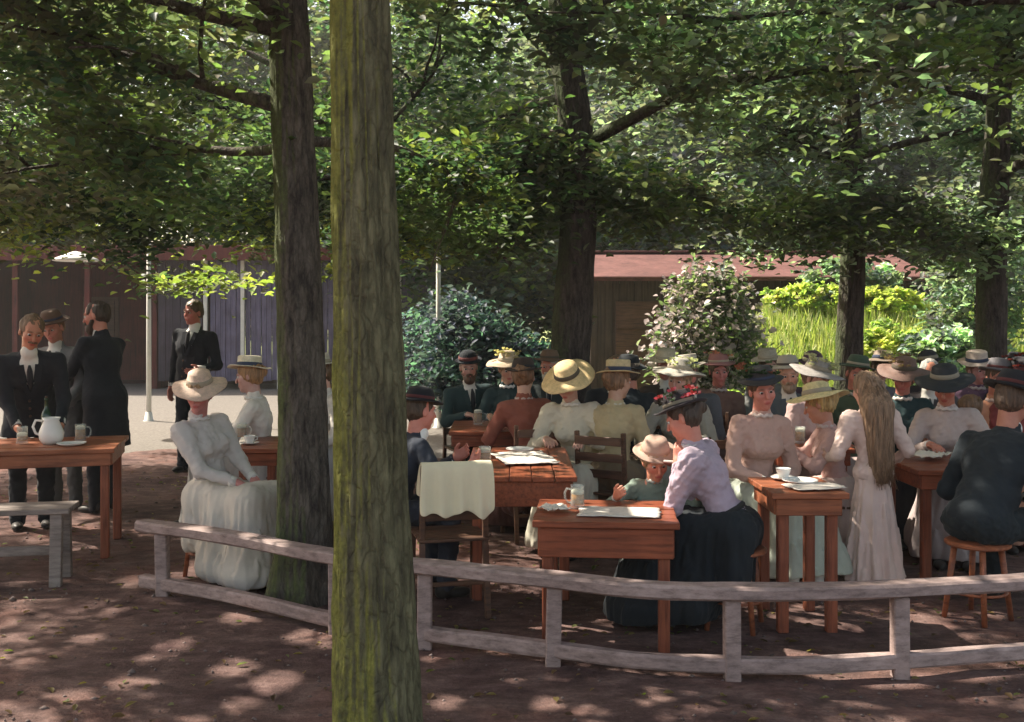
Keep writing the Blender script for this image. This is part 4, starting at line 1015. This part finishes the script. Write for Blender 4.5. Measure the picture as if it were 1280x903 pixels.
        prof = {'boater': [(0, .085), (.078, .085), (.086, .078), (.088, .0), (.155, -.004), (.158, -.009), (.085, -.008), (.083, -.005)],
                'wide': [(0, .088), (.05, .086), (.08, .07), (.094, .0), (.15, -.012), (.20, -.03), (.202, -.036), (.14, -.02), (.088, -.006)],
                'widest': [(0, .07), (.06, .068), (.09, .045), (.10, .0), (.17, -.02), (.235, -.055), (.237, -.062), (.16, -.028), (.092, -.006)],
                'bowler': [(0, .088), (.045, .082), (.075, .058), (.088, .02), (.09, -.012), (.115, -.014), (.128, -.004), (.128, -.010), (.112, -.021), (.086, -.018)],
                'soft': [(0, .075), (.03, .083), (.07, .075), (.088, .03), (.091, -.005), (.13, -.016), (.148, -.01), (.148, -.016), (.13, -.023), (.088, -.012)]}[ht if ht != 'bonnet' else 'soft']
        mb = MB(); mb.lathe(prof, 40, Mh, wavy); ho = mb.build('hat', mt, root, True)
        rb = g('ribbon', rq.choice([(.03, .03, .035), (.12, .04, .04), (.3, .26, .2), (.05, .06, .10), (.4, .34, .26), (.10, .08, .06)])); mb = MB(); rr_ = .0905 if ht in ('boater', 'bowler', 'soft') else .096
        mb.lathe([(rr_ - .001, .002), (rr_ + .002, .004), (rr_ + .0 - (.004 if ht in ('wide', 'widest', 'soft') else 0), .032), (rr_ - .008, .034)], 40, Mh); mb.build('hat_ribbon', fabric(rb), ho, True)
        fcs = g('flowers', None)
        if fcs:
            nfl = 26; Vv = []; Ff = []; Cc = []
            for j in range(nfl):
                a = random.uniform(0, 2 * PI); r_ = random.uniform(.06, .135); z_ = random.uniform(.02, .085)
                c = Vector((r_ * math.cos(a), r_ * math.sin(a), z_)); col = fcs[random.randrange(len(fcs))]; sz = random.uniform(.018, .034)
                for p_ in range(7):
                    aa = p_ * .9; n1 = Vector((math.cos(aa), math.sin(aa), random.uniform(.1, .9))).normalized(); tt = n1.orthogonal().normalized() * sz * .5
                    b0 = len(Vv); Vv += [Mh @ v for v in (c, c + n1 * sz * .6 + tt, c + n1 * sz * 1.1, c + n1 * sz * .6 - tt)]; Ff.append((b0, b0 + 1, b0 + 2, b0 + 3)); Cc += [mul(col, random.uniform(.7, 1.2))] * 4
            mesh_obj('hat_trimming', Vv, Ff, M_LEAF, ho, False, np.array(Cc))
    return root
# ------------------------------------------------------------------ the guests
BLK = (.022, .024, .03); NAVY = (.03, .036, .052); TEALC = (.03, .055, .058); WHT = (.72, .66, .60); CREAM = (.62, .56, .44)
def P_(label, px, Y, rot, **k): return person(label, wx(px, Y), Y, rot, **k)
RED_SKIN = (.60, .24, .17); PALE = (.62, .36, .28)
sit_chairs = []
def S_(label, px, Y, rot, ch='b', clab=None, **k):
    o = P_(label, px, Y, rot, **k)
    if ch:
        cs = k.get('seat', .45) / .45
        wd = label.replace(' sitting', '').split(',')[0].split()[:12]
        while wd[-1] in ('the', 'a', 'of', 'and', 'in', 'with', 'under', 'over', 'beside', 'right', 'left', 'behind', 'before', 'between', 'on', 'next', 'to', 'at', 'by', 'black', 'far', 'central'): wd.pop()
        d = .05 if ch != 's' else 0
        chair(ch, wx(px, Y) + math.sin(R(rot)) * d, Y - math.cos(R(rot)) * d, rot, ('stool' if ch == 's' else 'chair') + ' under the ' + ' '.join(wd), cs)
    return o
# far left group
P_('man in black coat and white shirt bending over the far left table', 40, 8.25, 205, fem=False, stand=True, s=1.06, lean=40, pitch=20, yaw=-10, hands=[(-.20, .48, .86), (.10, .52, .86)], top=BLK, bot=BLK, coat=.25, hairstyle='short', hair=(.16, .09, .05), beard='moustache', skin=RED_SKIN, flush=.8)
P_('man in grey jacket standing behind the bending man', 82, 9.1, 170, fem=False, stand=True, lean=12, pitch=18, hands=[(-.2, .34, .95), (.2, .34, .95)], top=(.22, .21, .21), bot=(.1, .1, .1), hairstyle='short', hair=(.2, .12, .07), skin=RED_SKIN, hat='soft', hatc=(.12, .07, .05))
P_('tall man in long black frock coat standing side on by the hall', 131, 8.9, 70, fem=False, stand=True, s=1.06, lean=7, pitch=12, hands=[(-.1, .46, 1.02), (.22, .40, 1.02)], top=BLK, bot=BLK, coat=.42, hairstyle='short', hair=(.05, .03, .02), skin=RED_SKIN, flush=.9, beard='full')
P_('waiter in black jacket with white shirt front and napkin over his arm', 240, 11.2, 165, s=1.08, fem=False, stand=True, lean=1, pitch=5, hands=[(-.22, .22, 1.12), (.24, .03, .9)], top=BLK, bot=BLK, shirt=(.8, .78, .74), hairstyle='short', hair=(.08, .05, .03), skin=RED_SKIN, flush=.8)
S_('woman in pale white dress and broad straw hat sitting just behind the low railing', 266, 6.72, 240, ch='s', s=.97, lean=-9, side=6, yaw=60, pitch=10, legs=.0, top=(.60, .55, .52), bot=(.60, .54, .47), var=.22, hat='wide', hatscale=.88, hatc=(.66, .47, .36), hair=(.28, .17, .08), skin=(.62, .28, .22), flush=.8, puff=.016, flare=1.12, belt=(.4, .38, .36), hattilt=-10, hem=.04, foot=.48)
S_('woman in white blouse and pale hat facing left behind the second trunk', 330, 8.15, 92, top=WHT, bot=(.4, .38, .36), hat='boater', hatc=(.62, .55, .42), hair=(.3, .16, .07), lean=8, hands='table', skin=PALE)
S_('woman in pale dress seen between the two nearest trunks', 410, 8.5, 140, top=WHT, bot=(.45, .43, .42), hat='boater', hatc=(.55, .5, .42), lean=4, skin=PALE)
S_('man in dark coat and black hat leaning forward beside the mossy trunk', 474, 6.15, -68, fem=False, lean=30, pitch=8, yaw=-12, hands=[(-.12, .52, .80), (.20, .50, .80)], top=NAVY, bot=(.035, .04, .055), hat='soft', hatc=(.014, .015, .02), hair=(.06, .035, .02), ch='s', shirt=(.8, .8, .78), skin=RED_SKIN, s=.94)
# second row, centre
S_('man in teal black coat and black bowler behind the long red table', 587, 9.75, 200, fem=False, lean=10, pitch=10, yaw=15, hands='table', top=TEALC, bot=BLK, hat='bowler', hatc=(.012, .016, .022), beard='full', hair=(.1, .05, .03), skin=PALE)
S_('woman in dark coat with white collar and fluffy straw hat beside the bowler man', 641, 9.55, 172, lean=10, pitch=16, hands='table', top=TEALC, bot=BLK, hat='wide', hatc=(.50, .38, .26), collarc=(.7, .7, .66), hair=(.34, .24, .14), flowers=[(.5, .4, .3)], skin=PALE, hairstyle='puff')
S_('woman in cream dress under a wide golden straw hat in front of the brown trunk', 722, 7.8, 165, lean=16, pitch=26, yaw=12, hands='table', top=CREAM, bot=(.55, .52, .42), hat='wide', hatc=(.66, .48, .24), hattilt=-6, hair=(.2, .11, .05), puff=.02, skin=PALE)
S_('red faced bareheaded man next to the brown trunk', 766, 9.3, 185, fem=False, lean=8, pitch=10, hands='table', top=BLK, bot=BLK, hairstyle='short', hair=(.13, .08, .05), skin=RED_SKIN, flush=.9, beard='moustache')
S_('broad man in black coat and black hat turned away before the shed', 800, 8.5, 25, fem=False, lean=10, pitch=8, hands='table', top=(.016, .024, .032), bot=BLK, hat='soft', hatc=(.014, .018, .022), hair=(.05, .03, .02), skin=RED_SKIN)
S_('small child in grey green dress and fluffy bonnet leaning on the low table', 810, 6.05, 180, ch='r', s=.68, hs=1.3, seat=.34, lean=16, pitch=22, yaw=-8, hands=[(-.24, .34, .69), (.22, .34, .69)], top=(.22, .28, .23), bot=(.26, .3, .26), hair=(.36, .22, .12), hairstyle='puff', hat='soft', hatc=(.44, .30, .24), ribbon=(.4, .25, .2), skin=(.66, .26, .18), flush=1.0, foot=.3, flare=.8, hem=.15)
S_('woman in lilac blouse and black skirt reading, flowered dark hat', 918, 5.6, 66, ch='s', s=.96, lean=27, pitch=26, yaw=-4, hands='read', top=(.44, .35, .42), bot=(.018, .022, .026), hat='soft', hatc=(.035, .03, .035), flowers=[(.5, .06, .09), (.04, .06, .04), (.05, .04, .05), (.3, .04, .08)], hair=(.05, .03, .02), skin=RED_SKIN, flush=.8, puff=.022, flare=1.35, belt=(.03, .03, .03), foot=.50)
S_('woman with pale veiled hat behind the reading woman', 851, 7.9, 160, lean=8, pitch=12, hands='table', top=(.34, .32, .27), bot=(.3, .28, .25), hat='wide', hatc=(.42, .38, .32), hair=(.3, .22, .14), skin=PALE, flowers=[(.5, .46, .4), (.36, .34, .3)])
S_('woman in pink blouse and pale green skirt with a dark flowered hat', 940, 6.75, 200, lean=8, pitch=10, yaw=14, hands='lap', top=(.56, .36, .30), bot=(.46, .50, .42), hat='soft', hatc=(.05, .045, .045), flowers=[(.04, .07, .05), (.12, .14, .12), (.3, .1, .1)], hair=(.12, .06, .03), skin=RED_SKIN, flare=1.1, foot=.5, shoec=(.6, .58, .54), legs=-.05, hem=.13)
S_('bearded man in blue grey coat and light hat beyond the orange table', 982, 8.6, 178, fem=False, lean=8, pitch=14, hands='table', top=(.10, .12, .14), bot=BLK, hat='soft', hatc=(.40, .36, .30), ribbon=(.1, .08, .07), beard='full', hair=(.3, .22, .15), skin=PALE)
S_('woman with plum coloured hat and plum jacket left of the slim trunk', 1021, 9.3, 150, lean=6, pitch=8, hands='lap', top=(.09, .06, .09), bot=(.06, .05, .07), hat='bowler', hatc=(.09, .05, .08), hair=(.08, .05, .04), skin=RED_SKIN)
S_('blond child in pink dress and yellow straw hat beside the standing girl', 1047, 7.0, 85, s=.86, seat=.43, lean=10, pitch=20, hands='table', top=(.60, .38, .34), bot=(.58, .44, .40), hat='wide', hatc=(.70, .58, .30), hair=(.5, .34, .14), skin=(.64, .3, .22))
P_('girl with long fair hair standing with her back turned in a long pale pink dress', 1092, 6.35, 8, s=.77, hs=1.08, stand=True, lean=2, pitch=14, yaw=-14, hands=[(-.20, .20, .80), (.19, .12, .78)], top=(.74, .56, .50), bot=(.76, .59, .53), hairstyle='long', hair=(.25, .155, .095), skin=(.62, .34, .26), puff=.03, flare=1.0, hem=.06, cuffs=False, var=.18)
S_('woman in teal black dress with brown flowered hat right of the standing girl', 1131, 8.1, 165, lean=8, pitch=14, yaw=10, hands='table', top=TEALC, bot=BLK, hat='wide', hatc=(.16, .09, .07), flowers=[(.2, .12, .1), (.3, .2, .16)], hair=(.12, .06, .04), skin=RED_SKIN, flush=.8, collarc=(.6, .55, .5))
S_('woman in black hat and pinkish dress bowed over the red table', 1190, 7.45, 158, lean=16, pitch=24, yaw=10, hands='table', top=(.50, .40, .37), bot=(.4, .33, .32), hat='wide', hatc=(.016, .018, .022), hair=(.1, .05, .03), skin=RED_SKIN, flush=.9)
S_('woman in violet dress with pale hat at the back right', 1214, 9.2, 190, lean=5, pitch=8, hands='lap', top=(.14, .08, .12), bot=(.1, .07, .1), hat='boater', hatc=(.5, .4, .34), hair=(.2, .1, .06), skin=PALE)
S_('woman in peach orange dress just left of the big man in black', 1247, 7.95, 170, lean=8, pitch=10, hands='table', top=(.62, .30, .19), bot=(.5, .26, .18), hat='soft', hatc=(.13, .12, .13), hair=(.1, .06, .04), skin=RED_SKIN, flush=.8)
S_('big man in black coat turned away at the right edge', 1222, 5.75, -58, ch='s', fem=False, s=1.1, lean=34, pitch=12, hands='lap', top=(.022, .028, .034), bot=(.02, .026, .03), hat='soft', hatc=(.02, .02, .024), hair=(.1, .06, .04), skin=RED_SKIN, spread=.16, shirt=(.75, .73, .7))
# back rows
S_('dark dressed man half hidden behind the brown flowered hat', 1163, 9.6, 175, fem=False, lean=5, hands='lap', top=(.05, .04, .045), bot=BLK, hat='bowler', hatc=(.03, .03, .035), skin=PALE, beard='moustache')
S_('man in black with black hat at the far right back', 1272, 9.0, 165, fem=False, lean=5, hands='lap', top=BLK, bot=BLK, hat='soft', hatc=(.02, .02, .025), skin=RED_SKIN, beard='full', hair=(.2, .12, .08))
S_('woman in brown dress with small rose hat behind the reading woman and the trunk', 893, 9.0, 170, lean=5, hands='lap', top=(.2, .12, .1), bot=(.15, .1, .09), hat='soft', hatc=(.3, .14, .13), flowers=[(.5, .2, .2), (.3, .3, .25)], skin=RED_SKIN)
S_('person in grey shawl between the pink blouse and the blue grey coat', 957, 9.9, 185, lean=5, hands='lap', top=(.2, .2, .19), bot=(.15, .15, .14), hat='boater', hatc=(.4, .35, .28), skin=PALE)
S_('woman in grey dress with dark straw hat right beside the slim trunk', 1090, 9.5, 190, lean=5, hands='lap', top=(.17, .16, .18), bot=(.1, .1, .1), hat='wide', hatc=(.22, .16, .12), flowers=[(.5, .45, .4)], skin=PALE)
S_('old man with white beard and brown soft hat left of the brown trunk', 683, 9.9, 178, fem=False, lean=8, pitch=8, hands='table', top=(.05, .06, .06), bot=BLK, hat='soft', hatc=(.16, .10, .07), beard='full', hair=(.5, .47, .42), skin=RED_SKIN)
S_('woman in rust red shawl with small black hat before the couple in dark coats', 663, 7.95, 15, lean=10, pitch=12, hands='table', top=(.30, .10, .07), bot=(.12, .06, .05), hat='soft', hatc=(.05, .035, .03), hair=(.2, .1, .05), skin=PALE)
S_('man in dark brown coat with light boater near the blossoming bush', 832, 9.7, 182, fem=False, lean=6, pitch=8, hands='lap', top=(.07, .05, .04), bot=BLK, hat='boater', hatc=(.5, .42, .3), hair=(.2, .12, .07), skin=RED_SKIN, beard='moustache')
S_('woman in dusty pink dress with grey hat between the orange table and the crowd', 998, 7.95, 215, ch='b', lean=10, pitch=16, hands='lap', top=(.48, .33, .31), bot=(.4, .3, .28), hat='wide', hatc=(.30, .27, .25), flowers=[(.5, .45, .4)], hair=(.14, .08, .05), skin=PALE)
S_('woman with dark green bonnet and moss green dress behind the blond child', 1062, 8.6, 175, lean=8, pitch=10, hands='lap', top=(.10, .13, .08), bot=(.1, .12, .08), hat='soft', hatc=(.06, .09, .06), hair=(.12, .07, .04), skin=RED_SKIN)
S_('bareheaded grey haired man bowed forward near the right table', 1155, 8.85, 165, fem=False, lean=14, pitch=18, hands='lap', top=(.09, .08, .085), bot=BLK, hair=(.35, .33, .3), skin=RED_SKIN, beard='moustache')
S_('child in cream dress with brown hair beside the black hatted woman', 1222, 7.7, 120, s=.74, seat=.42, hs=1.1, lean=8, pitch=14, hands='table', top=(.62, .52, .40), bot=(.6, .5, .4), hairstyle='puff', hair=(.16, .09, .05), skin=RED_SKIN)
S_('woman in wine red dress with black feathered hat at the far right middle', 1268, 7.9, 185, lean=8, pitch=10, hands='lap', top=(.22, .05, .05), bot=(.12, .04, .04), hat='wide', hatc=(.03, .025, .03), flowers=[(.05, .04, .05), (.2, .03, .04)], hair=(.1, .06, .04), skin=RED_SKIN)
S_('man in slate blue jacket with flat pale hat behind the reading woman', 872, 8.6, 150, fem=False, lean=8, pitch=10, hands='lap', top=(.10, .11, .13), bot=BLK, hat='boater', hatc=(.46, .40, .32), hair=(.1, .06, .04), skin=RED_SKIN, beard='full')
S_('woman in pale ochre blouse seen from behind beside the cream dress', 768, 7.45, -30, lean=12, pitch=10, hands='lap', top=(.50, .40, .24), bot=(.2, .15, .1), hat='boater', hatc=(.60, .46, .26), hair=(.2, .11, .06), skin=PALE)
chair('r', wx(318, 6.9), 6.95, 100, 'empty red chair beside the second trunk')
chair('b', wx(560, 5.9), 5.93, 14, 'empty brown chair with a cream shawl over its back')

for kk in list(chairs):
    if kk not in used:
        for c_ in list(chairs[kk].children): bpy.data.objects.remove(c_)
        bpy.data.objects.remove(chairs[kk])
# ------------------------------------------------------------------ things on the tables
def crumple(label, name, cat, x, y, z, w_, d_, mat, rot=0, amp=.02, n=18, thick=.003, seed=0):
    V = []; Fc = []
    for i in range(n):
        for j in range(n):
            u, v = i / (n - 1) - .5, j / (n - 1) - .5
            hh = amp * (.5 + .5 * mnoise.noise(Vector((u * 4 + seed, v * 4, seed)))) + amp * .5 * abs(mnoise.noise(Vector((u * 9, v * 9 + seed, 1))))
            ed = 1 + .08 * mnoise.noise(Vector((u * 5, v * 5, seed + 4)))
            V.append((u * w_ * ed, v * d_ * ed, max(0.001, hh)))
    N_ = n * n; V += [(a, b, c + thick) for a, b, c in V]
    for i in range(n - 1):
        for j in range(n - 1):
            q = (i * n + j, (i + 1) * n + j, (i + 1) * n + j + 1, i * n + j + 1); Fc.append(q[::-1]); Fc.append(tuple(a + N_ for a in q))
    bd = [i * n for i in range(n)] + [(n - 1) * n + j for j in range(1, n)] + [i * n + n - 1 for i in range(n - 2, -1, -1)] + [j for j in range(n - 2, 0, -1)]
    for a, b in zip(bd, bd[1:] + bd[:1]): Fc.append((a, b, b + N_, a + N_))
    o = mesh_obj(name, V, Fc, mat, None, True); o.location = (x, y, z + .001); o.rotation_euler = (0, 0, R(rot)); return tag(o, label, cat)
def mug(label, x, y, z, full=.8, rot=0, s=1):
    t = empty('beer_mug', (x, y, z), R(rot), label, 'mug', 'beer mugs on the tables')
    mb = MB(); mb.lathe([(0, 0), (.038, 0), (.041, .006), (.038, .03), (.037, .12), (.039, .125), (.035, .125), (.034, .03), (0, .02)], 24); mb.build('glass', M_GLASS, t, True)
    mb = MB(); mb.lathe([(0, .021), (.0335, .022), (.0335, .11 * full), (0, .11 * full)], 20); mb.build('beer', M_BEER, t, True)
    mb = MB(); mb.lathe([(0, .11 * full + .001), (.0335, .11 * full + .001), (.034, .11 * full + .02), (.02, .11 * full + .028), (0, .11 * full + .03)], 20); mb.build('foam', M_FOAM, t, True)
    mb = MB(); mb.tube([(.037, 0, .1), (.06, 0, .102), (.072, 0, .08), (.070, 0, .05), (.055, 0, .03), (.037, 0, .03)], .006, 8); mb.build('handle', M_GLASS, t, True); t.scale = (s, s, s); return t
def plate(label, x, y, z, r=.11, roll=True):
    t = empty('plate', (x, y, z), 0, label, 'plate', 'white plates on the tables')
    mb = MB(); mb.lathe([(0, .004), (r * .6, .005), (r * .97, .018), (r, .02), (r * .97, .014), (r * .62, 0), (0, 0)], 32); mb.build('dish', M_WHITE, t, True)
    return t
def jug(label, x, y, z, rot=0, s=1.0):
    t = empty('milk_jug', (x, y, z), R(rot), label, 'jug')
    mb = MB(); mb.lathe([(0, 0), (.05, 0), (.07, .03), (.075, .07), (.055, .12), (.045, .145), (.055, .165), (.05, .165), (.04, .145), (.05, .12), (0, .02)], 28); mb.build('pitcher', M_WHITE, t, True)
    mb = MB(); mb.tube([(.05, 0, .145), (.09, 0, .15), (.105, 0, .11), (.09, 0, .07), (.07, 0, .06)], .008, 8); mb.build('handle', M_WHITE, t, True); t.scale = (s, s, s); return t
def cup(label, x, y, z, rot=0):
    t = empty('coffee_cup', (x, y, z), R(rot), label, 'cup', 'coffee cups on the tables')
    mb = MB(); mb.lathe([(0, .003), (.04, .004), (.07, .014), (.071, .017), (.035, .008), (0, .008)], 26); mb.build('saucer', M_WHITE, t, True)
    mb = MB(); mb.lathe([(0, .009), (.024, .009), (.03, .02), (.042, .06), (.043, .066), (.040, .066), (.028, .022), (0, .014)], 24); mb.build('bowl', M_WHITE, t, True)
    mb = MB(); mb.tube([(.04, 0, .055), (.06, 0, .055), (.062, 0, .035), (.035, 0, .025)], .004, 7); mb.build('handle', M_WHITE, t, True); return t
def bottle(label, x, y, z):
    t = empty('bottle', (x, y, z), 0, label, 'bottle')
    mb = MB(); mb.lathe([(0, 0), (.036, 0), (.038, .01), (.038, .16), (.03, .19), (.014, .22), (.013, .28), (.016, .282), (.016, .295), (.0, .295)], 22); mb.build('glass', plain('dark_green_glass', (.02, .05, .025), .1, .05, spec=.6, bmp=0), t, True)
    mb = MB(); mb.lathe([(0, .296), (.009, .296), (.009, .312), (0, .312)], 10); mb.build('cork', M_BRW, t, True); return t
Z1 = .781
jug('round white jug on the far left table near its right end', wx(72, 7.45), 7.35, Z1, 200, 1.15)
bottle('dark bottle on the far left table behind the white jug', wx(58, 7.75), 7.75, Z1)
mug('beer mug at the right end of the far left table', wx(104, 7.55), 7.5, Z1, .8, 30)
mug('beer mug between the jug and the left picture edge', wx(32, 7.4), 7.35, Z1, .5, 120)
plate('white plate close to the right end of the far left table', wx(84, 7.2), 7.27, Z1, .1)
cup('white cup on the small table behind the second trunk', wx(312, 7.55), 7.55, .752, 40)
mug('beer mug on the small table behind the second trunk', wx(300, 7.8), 7.85, .752, .8)
crumple('rumpled pinkish white paper cloth on the central table', 'paper_cloth', 'cloth', wx(655, 6.75), 6.75, .752, .36, .55, M_PAPER, 12, .02, 22, .003, 3)
mug('beer mug at the front left corner of the central table', wx(606, 6.4), 6.45, .752, .8, 200)
plate('white plate at the far end of the central table', wx(650, 7.2), 7.18, .752, .1)
mug('full beer mug before the man in the bowler hat', wx(598, 8.9), 8.8, .762, .95)
mug('beer mug before the woman with the fluffy straw hat', wx(636, 8.9), 8.75, .762, .6, 90)
plate('white plate on the long red table', wx(668, 8.6), 8.6, .762, .11)
crumple('folded cream newspaper lying flat on the low sunlit table', 'newspaper', 'newspaper', wx(775, 5.35), 5.36, .667, .42, .26, M_PAPER, -8, .008, 16, .004, 9)
mug('small beer mug beside the child on the low table', wx(722, 5.5), 5.5, .667, .7, 160)
crumple('crumpled napkin at the left corner of the low table', 'napkin', 'napkin', wx(694, 5.4), 5.42, .667, .14, .14, M_CLOTH, 25, .03, 14, .003, 5)
plate('white plate on the orange table', wx(1000, 5.75), 5.75, .762, .1)
crumple('loose papers spread on the orange table', 'papers', 'paper', wx(1018, 5.58), 5.58, .762, .3, .2, M_PAPER, 15, .012, 14, .003, 7)
cup('white cup at the back of the orange table', wx(978, 5.88), 5.86, .762, 90)
mug('beer mug on the red table behind the orange table', wx(1000, 7.6), 7.6, .752, .8, 50)
crumple('white napkin on the red table behind the orange table', 'napkin', 'napkin', wx(1035, 7.5), 7.5, .752, .18, .16, M_CLOTH, 25, .03, 14, .003, 8)
crumple('crumpled white cloth on the red table right of the standing girl', 'table_napkin', 'napkin', wx(1165, 6.8), 6.85, .742, .26, .2, M_CLOTH, 40, .05, 16, .003, 11)
mug('beer mug on the red table right of the standing girl', wx(1212, 6.6), 6.6, .742, .8, 10)
mug('beer mug on the dark red table at the far right', wx(1235, 8.5), 8.5, .752, .8, 80)
# cream shawl thrown over the back of the empty chair
prof = [(-.245 - .02, .60), (-.262, .66), (-.266, .74), (-.268, .82), (-.262, .875), (-.245, .895), (-.225, .885), (-.21, .84), (-.198, .76), (-.19, .69)]
n = 24; V = []; Fc = []; m_ = len(prof)
for i in range(n):
    u = (i / (n - 1) - .5) * .40
    for j, (yy, zz) in enumerate(prof):
        e = abs(j - 5) / 5; sd = -1 if j < 5 else 1
        V.append((u * (1 + .08 * e) + .012 * mnoise.noise(Vector((u * 9, zz * 6, 3))), yy + sd * (.004 + e * .018 * (1 + math.sin(u * 62 + j * .2))), zz + e * .05 * mnoise.noise(Vector((u * 11, 4, sd)))))
for i in range(n - 1):
    for j in range(m_ - 1): Fc.append((i * m_ + j, (i + 1) * m_ + j, (i + 1) * m_ + j + 1, i * m_ + j + 1))
o = mesh_obj('shawl', V, Fc, fabric((.76, .68, .48), .9, .12), None, True); o.location = (wx(560, 5.9), 5.93, 0); o.rotation_euler = (0, 0, R(14)); md = o.modifiers.new('s', 'SOLIDIFY'); md.thickness = .006
md = o.modifiers.new('b', 'SUBSURF'); md.levels = 1; md.render_levels = 2
tag(o, 'cream shawl thrown over the back of the empty brown chair', 'shawl')
# book held by the reading woman
bk = empty('open_book', (wx(858, 5.6), 5.72, .87), R(62), 'small open book in the hands of the woman in lilac', 'book')
mb = MB(); mb.box((-.055, 0, .012), (.11, .15, .012), Matrix.Rotation(.3, 3, 'Y')); mb.box((.055, 0, .012), (.11, .15, .012), Matrix.Rotation(-.3, 3, 'Y')); mb.build('pages', M_PAPER, bk)
mb = MB(); mb.box((-.056, 0, .002), (.118, .158, .004), Matrix.Rotation(.3, 3, 'Y')); mb.box((.056, 0, .002), (.118, .158, .004), Matrix.Rotation(-.3, 3, 'Y')); mb.build('cover', fabric((.16, .04, .03)), bk)
# waiter's napkin
nx, ny = wx(240, 11.2), 11.2
mb = MB(); rr_ = Vector((nx + .16, ny - .27, 1.0)); mb.box(rr_, (.12, .04, .34), Matrix.Rotation(.06, 3, 'Y'), .012); mb.box(rr_ + Vector((.02, .035, -.03)), (.10, .03, .28), Matrix.Rotation(-.05, 3, 'Y'), .012)
tag(mb.build('napkin', M_CLOTH, None, True), "white napkin hanging over the waiter's forearm", 'napkin')

# thin haze volume added to lift the dark shade under the trees
hz = MB(); hz.box((0, 55, 11.5), (184, 176, 27), None, 0)
ho = hz.build('haze', None); hm, hn, hb = new_mat('haze_air'); hn.nodes.remove(hb)
pv = hn.nodes.new('ShaderNodeVolumePrincipled'); pv.inputs['Density'].default_value = .0014; pv.inputs['Color'].default_value = (.92, .92, .9, 1); pv.inputs['Anisotropy'].default_value = .3
hn.links.new(pv.outputs[0], hn.nodes['Material Output'].inputs['Volume']); ho.data.materials.append(hm); tag(ho, kind='stuff', label='thin pale haze added to lift the shade between the trees')
SC.cycles.volume_bounces = 0
